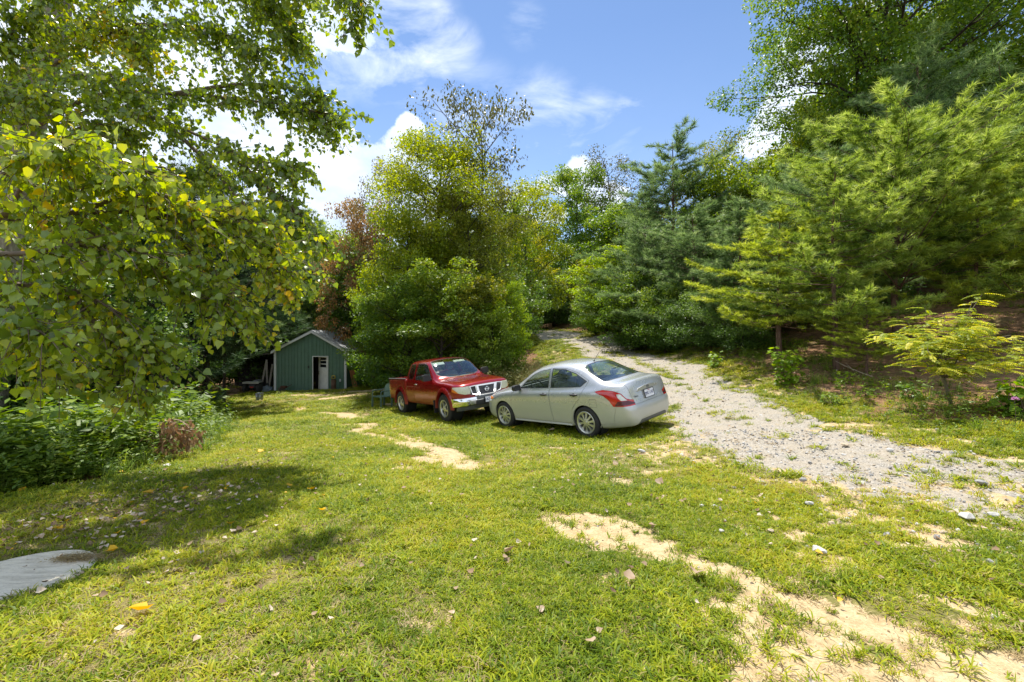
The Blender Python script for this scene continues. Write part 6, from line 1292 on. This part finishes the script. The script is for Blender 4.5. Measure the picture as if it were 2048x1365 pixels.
def leanto():
    d = 30.0; p0 = at(402, 790, d); z0 = gz(p0.x, d); r = thing('lean_to', 'open sided dark lean-to left of the green shed', 'shelter', (p0.x, d, z0)); WD = simple('weathered_post', (.24, .21, .18), .9, 0, .25, 6); w = SA.x - p0.x
    MB().box((.62, 0, 1.1), (.14, .14, 2.5)).obj('post', simple('pale_post', (.5, .5, .48), .8), r); MB().box((w * .6, 3.2, 1.1), (.12, .12, 2.4)).obj('post', WD, r)
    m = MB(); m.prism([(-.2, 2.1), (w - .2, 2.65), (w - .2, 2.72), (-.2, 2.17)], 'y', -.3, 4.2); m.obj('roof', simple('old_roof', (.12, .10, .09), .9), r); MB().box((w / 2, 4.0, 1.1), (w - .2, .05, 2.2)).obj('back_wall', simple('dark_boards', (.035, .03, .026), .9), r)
    RUB = RUBBER; p = at(505, 790, 28.2); z = gz(p.x, 28.2); q = thing('quad_bike', 'small quad bike with a pale rear rack parked under the pine', 'quad bike', (p.x, 28.2, z))
    for s_ in (1, -1):
        for y in (0, 1.1): q2 = MB().lathe([(0, -.1), (.12, -.1), (.2, -.11), (.27, -.08), (.28, 0), (.27, .08), (.2, .11), (.12, .1), (0, .1)], 20, Matrix.Translation((.42 * s_, y, .28)) @ Matrix.Rotation(rad(90), 4, 'Y')).obj('wheel', RUB, q)
    MB().box((0, .5, .42), (.5, 1.2, .26), None, .06).obj('body', BLACK, q); MB().box((0, .55, .68), (.28, .62, .14), None, .05).obj('saddle', SEAT, q); MB().box((0, .0, .66), (1.02, .45, .05), None, .015).box((0, -.2, .62), (1.0, .04, .07), None, .01).obj('rack', simple('rack_paint', (.40, .39, .34), .6), q); MB().tube([(-.35, 1.0, .95), (-.1, 1.05, .9), (.1, 1.05, .9), (.35, 1.0, .95)], .018, 6).tube([(0, 1.1, .5), (0, 1.05, .92)], .02, 6).obj('handlebar', BLACK, q); MB().box((0, -.1, .36), (.22, .03, .07)).obj('tail_light', RED_LENS, q)
    p = at(517, 778, 29); o = MB().box((0, 0, .17), (.26, .18, .32), None, .04).tube([(-.07, 0, .33), (-.05, 0, .40), (.06, 0, .40), (.08, 0, .33)], .014, 5).cyl((.09, 0, .32), (.15, 0, .42), .02).obj('fuel_can', simple('red_plastic', (.35, .02, .03), .5), None, loc=(p.x, 29, gz(p.x, 29))); tag(o, 'red fuel can on the ground between quad bike and shed', 'fuel can')
    for i, (px, L_, t, lab) in enumerate([(527, 1.9, 8, 'grey board leaning in the lean-to, leftmost of three'), (534, 2.0, -5, 'brown board leaning in the lean-to, middle of three'), (541, 1.7, 6, 'dark board leaning beside the white shed corner')]):
        p = at(px, 780, 29.2); o = MB().box((0, 0, L_ / 2), (.12, .03, L_), (rad(-6), rad(t), 0)).obj('leaning_board', WD, None, loc=(p.x, 29.2, gz(p.x, 29.2))); tag(o, lab, 'board', 'boards leaning in the lean-to')
    p = at(535, 784, 28.7); o = link('tarpaulin', stone_mesh('tarpaulin', 5, simple('blue_grey_tarp', (.16, .19, .24), .6), 3, .6), None, (p.x, 28.7, gz(p.x, 28.7) + .14), (0, 0, .4), (.85, .7, .8)); tag(o, 'crumpled blue grey tarpaulin beside the shed corner', 'tarpaulin')
    p = at(455, 786, 30); o = link('soil_heap', stone_mesh('soil_heap', 9, simple('brown_heap', (.20, .13, .08), .95), 3, .5), None, (p.x, 30, gz(p.x, 30) + .1), (0, 0, 0), (1.7, 1.1, 1.0)); tag(o, 'low brown heap left of the quad bike', 'heap')
leanto()
def bucket():
    p = on(519, 801); r = thing('metal_pail', 'grey metal pail standing alone on the grass before the shed', 'bucket', p); s_ = p.y / F; R_ = 7.2 * s_; h = 14 * s_
    MB().lathe([(0, .01), (R_ * .86, .01), (R_ * .88, 0), (R_ * .95, h * .5), (R_ * .99, h * .52), (R_ * .97, h * .55), (R_, h), (R_ * 1.04, h + .005), (R_ * .96, h), (R_ * .84, .02), (0, .02)], 28).obj('pail', simple('pail_metal', (.30, .33, .38), .35, .7), r, 40); MB().tube([(R_ * math.cos(a), -R_ * .3 * math.sin(a) - .01, h - R_ * .9 * math.sin(a)) for a in np.linspace(0, PI, 12)], .006, 5).obj('handle', BLACK, r)
bucket()
def chair():
    p = on(764, 815); r = thing('garden_chair', 'dark green plastic garden armchair on the grass behind the truck', 'chair', p, (0, 0, rad(-38))); GP_ = simple('green_plastic', (.10, .16, .12), .45, 0, .15); s_ = 1.0
    # local: front is -y
    for (x, y, tx, ty) in ((-.27, -.25, -.25, -.22), (.27, -.25, .25, -.22), (-.24, .27, -.22, .20), (.24, .27, .22, .20)):
        m = MB(); m.prism([(x - .03, y - .02), (x + .03, y - .02), (x + .03, y + .03), (x - .03, y + .03)], 'z', 0, .40); m.obj('leg', GP_, r)
    MB().box((0, 0, .415), (.52, .50, .035), None, .015).obj('seat', GP_, r)
    M_ = Matrix.Translation((0, .24, .42)) @ Matrix.Rotation(rad(-14), 4, 'X'); a = [( -.20, 0), (.20, 0), (.25, .18), (.25, .32), (.17, .45), (0, .49), (-.17, .45), (-.25, .32), (-.25, .18)]
    MB().prism(a, 'y', -.008, .012, M_).obj('backrest', simple('green_plastic_back', (.15, .22, .17), .5), r); MB().tube([M_ @ Vector((u, 0, v)) for u, v in a[1:] + a[:1]], .016, 6).obj('back_rim', GP_, r)
    for s_ in (1, -1): MB().tube([(.27 * s_, .26, .66), (.285 * s_, .05, .65), (.28 * s_, -.20, .645), (.27 * s_, -.24, .62), (.27 * s_, -.25, .40)], .024, 6).obj('armrest', GP_, r, 60)
chair()
def lid():
    z = gz(*LID); n = 1e9; r = thing('septic_lid', 'round pale concrete lid lying in the lawn at the left edge', 'lid', (LID[0], LID[1], z - .045)); e = .5
    sx = (gz(LID[0] + e, LID[1]) - gz(LID[0] - e, LID[1])) / (2 * e); sy = (gz(LID[0], LID[1] + e) - gz(LID[0], LID[1] - e)) / (2 * e); r.rotation_euler = (math.atan(sy) * .8, -math.atan(sx) * .6, 0)
    d = Nd('old_concrete'); o = d.objc(); n1 = d.noise(5, 6, .65, d.n('ShaderNodeMapping', {'Vector': o, 'Scale': (1, 5, 1), 'Rotation': (0, 0, .5)}).outputs[0]); n2 = d.noise(60, 4, .6, o); c = d.mix(d.mr(n1, .45, .68), (.68, .62, .50, 1), (.46, .41, .32, 1)); c = d.mix(d.mr(n2, .58, .75, 0, .6), c, (.22, .21, .18, 1)); CM = d.done(d.bsdf(c, .9, Normal=d.bump(n2, .4)))
    MB().lathe([(0, -.04), (.41, -.04), (.425, .0), (.425, .055), (.415, .068), (0, .072)], 64).obj('slab', CM, r, 35)
    MB().box((-.12, -.12, .073), (.05, .015, .006)).obj('slot', BLACK, r); MB().box((-.02, -.26, .073), (.025, .012, .006)).obj('slot', BLACK, r)
    g = np.random.default_rng(4); n = 900; a = g.normal(0, 1, (n, 2)) * [.085, .035]; P_ = np.stack([a[:, 0] + .20, a[:, 1] + .24, np.full(n, .075) + g.uniform(0, .02, n)], 1); D = np.stack([g.normal(0, 1, n), g.normal(0, 1, n), g.normal(0, .1, n)], 1); V, Fc, v = leaves(P_, D, np.tile([0, 0, 1.], (n, 1)), np.full(n, .03), g.uniform(.2, .75, n), (LEAFLET[0] * [.5, 1, 1], LEAFLET[1])); o = link('grass_clippings', np_mesh('clippings', V, Fc, dict(v=v), (M_STRAW,)), None, r.location, r.rotation_euler); tag(o, 'brown dry clippings lying on the concrete lid', 'clippings', None, 'stuff')
lid()
# ---------------------------------------------------------------- park the two vehicles on the ground under their wheels
def park(root, x, y, yaw, hb, tr):
    c, s_ = math.cos(yaw), math.sin(yaw); f = lambda a, b: gz(x + a * c - b * s_, y + a * s_ + b * c); z = [f(hb, tr), f(hb, -tr), f(-hb, tr), f(-hb, -tr)]
    pitch = math.atan2((z[0] + z[1] - z[2] - z[3]) / 2, 2 * hb); roll = math.atan2((z[0] + z[2] - z[1] - z[3]) / 2, 2 * tr)
    root.matrix_world = Matrix.Translation((x, y, sum(z) / 4 - .012)) @ Matrix.Rotation(yaw, 4, 'Z') @ Matrix.Rotation(-pitch, 4, 'Y') @ Matrix.Rotation(roll, 4, 'X')
park(build_sedan('silver four door sedan seen from its left rear with a scuffed rear bumper'), 1.334, 10.78, 2.278, 1.30, .755)
truck = build_truck('red extended cab pickup truck parked nose towards the silver sedan'); park(truck, -2.01, 14.47, -.958, 1.6, .80)
o = MB().box((0, 0, 0), (1.1, 1.3, .02), (rad(3), rad(-10), 0)).obj('plywood_sheet', simple('plywood', (.46, .29, .17), .8, 0, .12, 4), None); o.matrix_world = truck.matrix_world @ Matrix.Translation((-1.70, .05, 1.18)); tag(o, 'tan plywood sheet sticking out of the truck bed', 'board')
for s_ in list(bpy.data.scenes):
    if s_ is not scene: bpy.data.scenes.remove(s_)
scene.cycles.use_denoising = True; scene.cycles.denoiser = 'OPENIMAGEDENOISE'
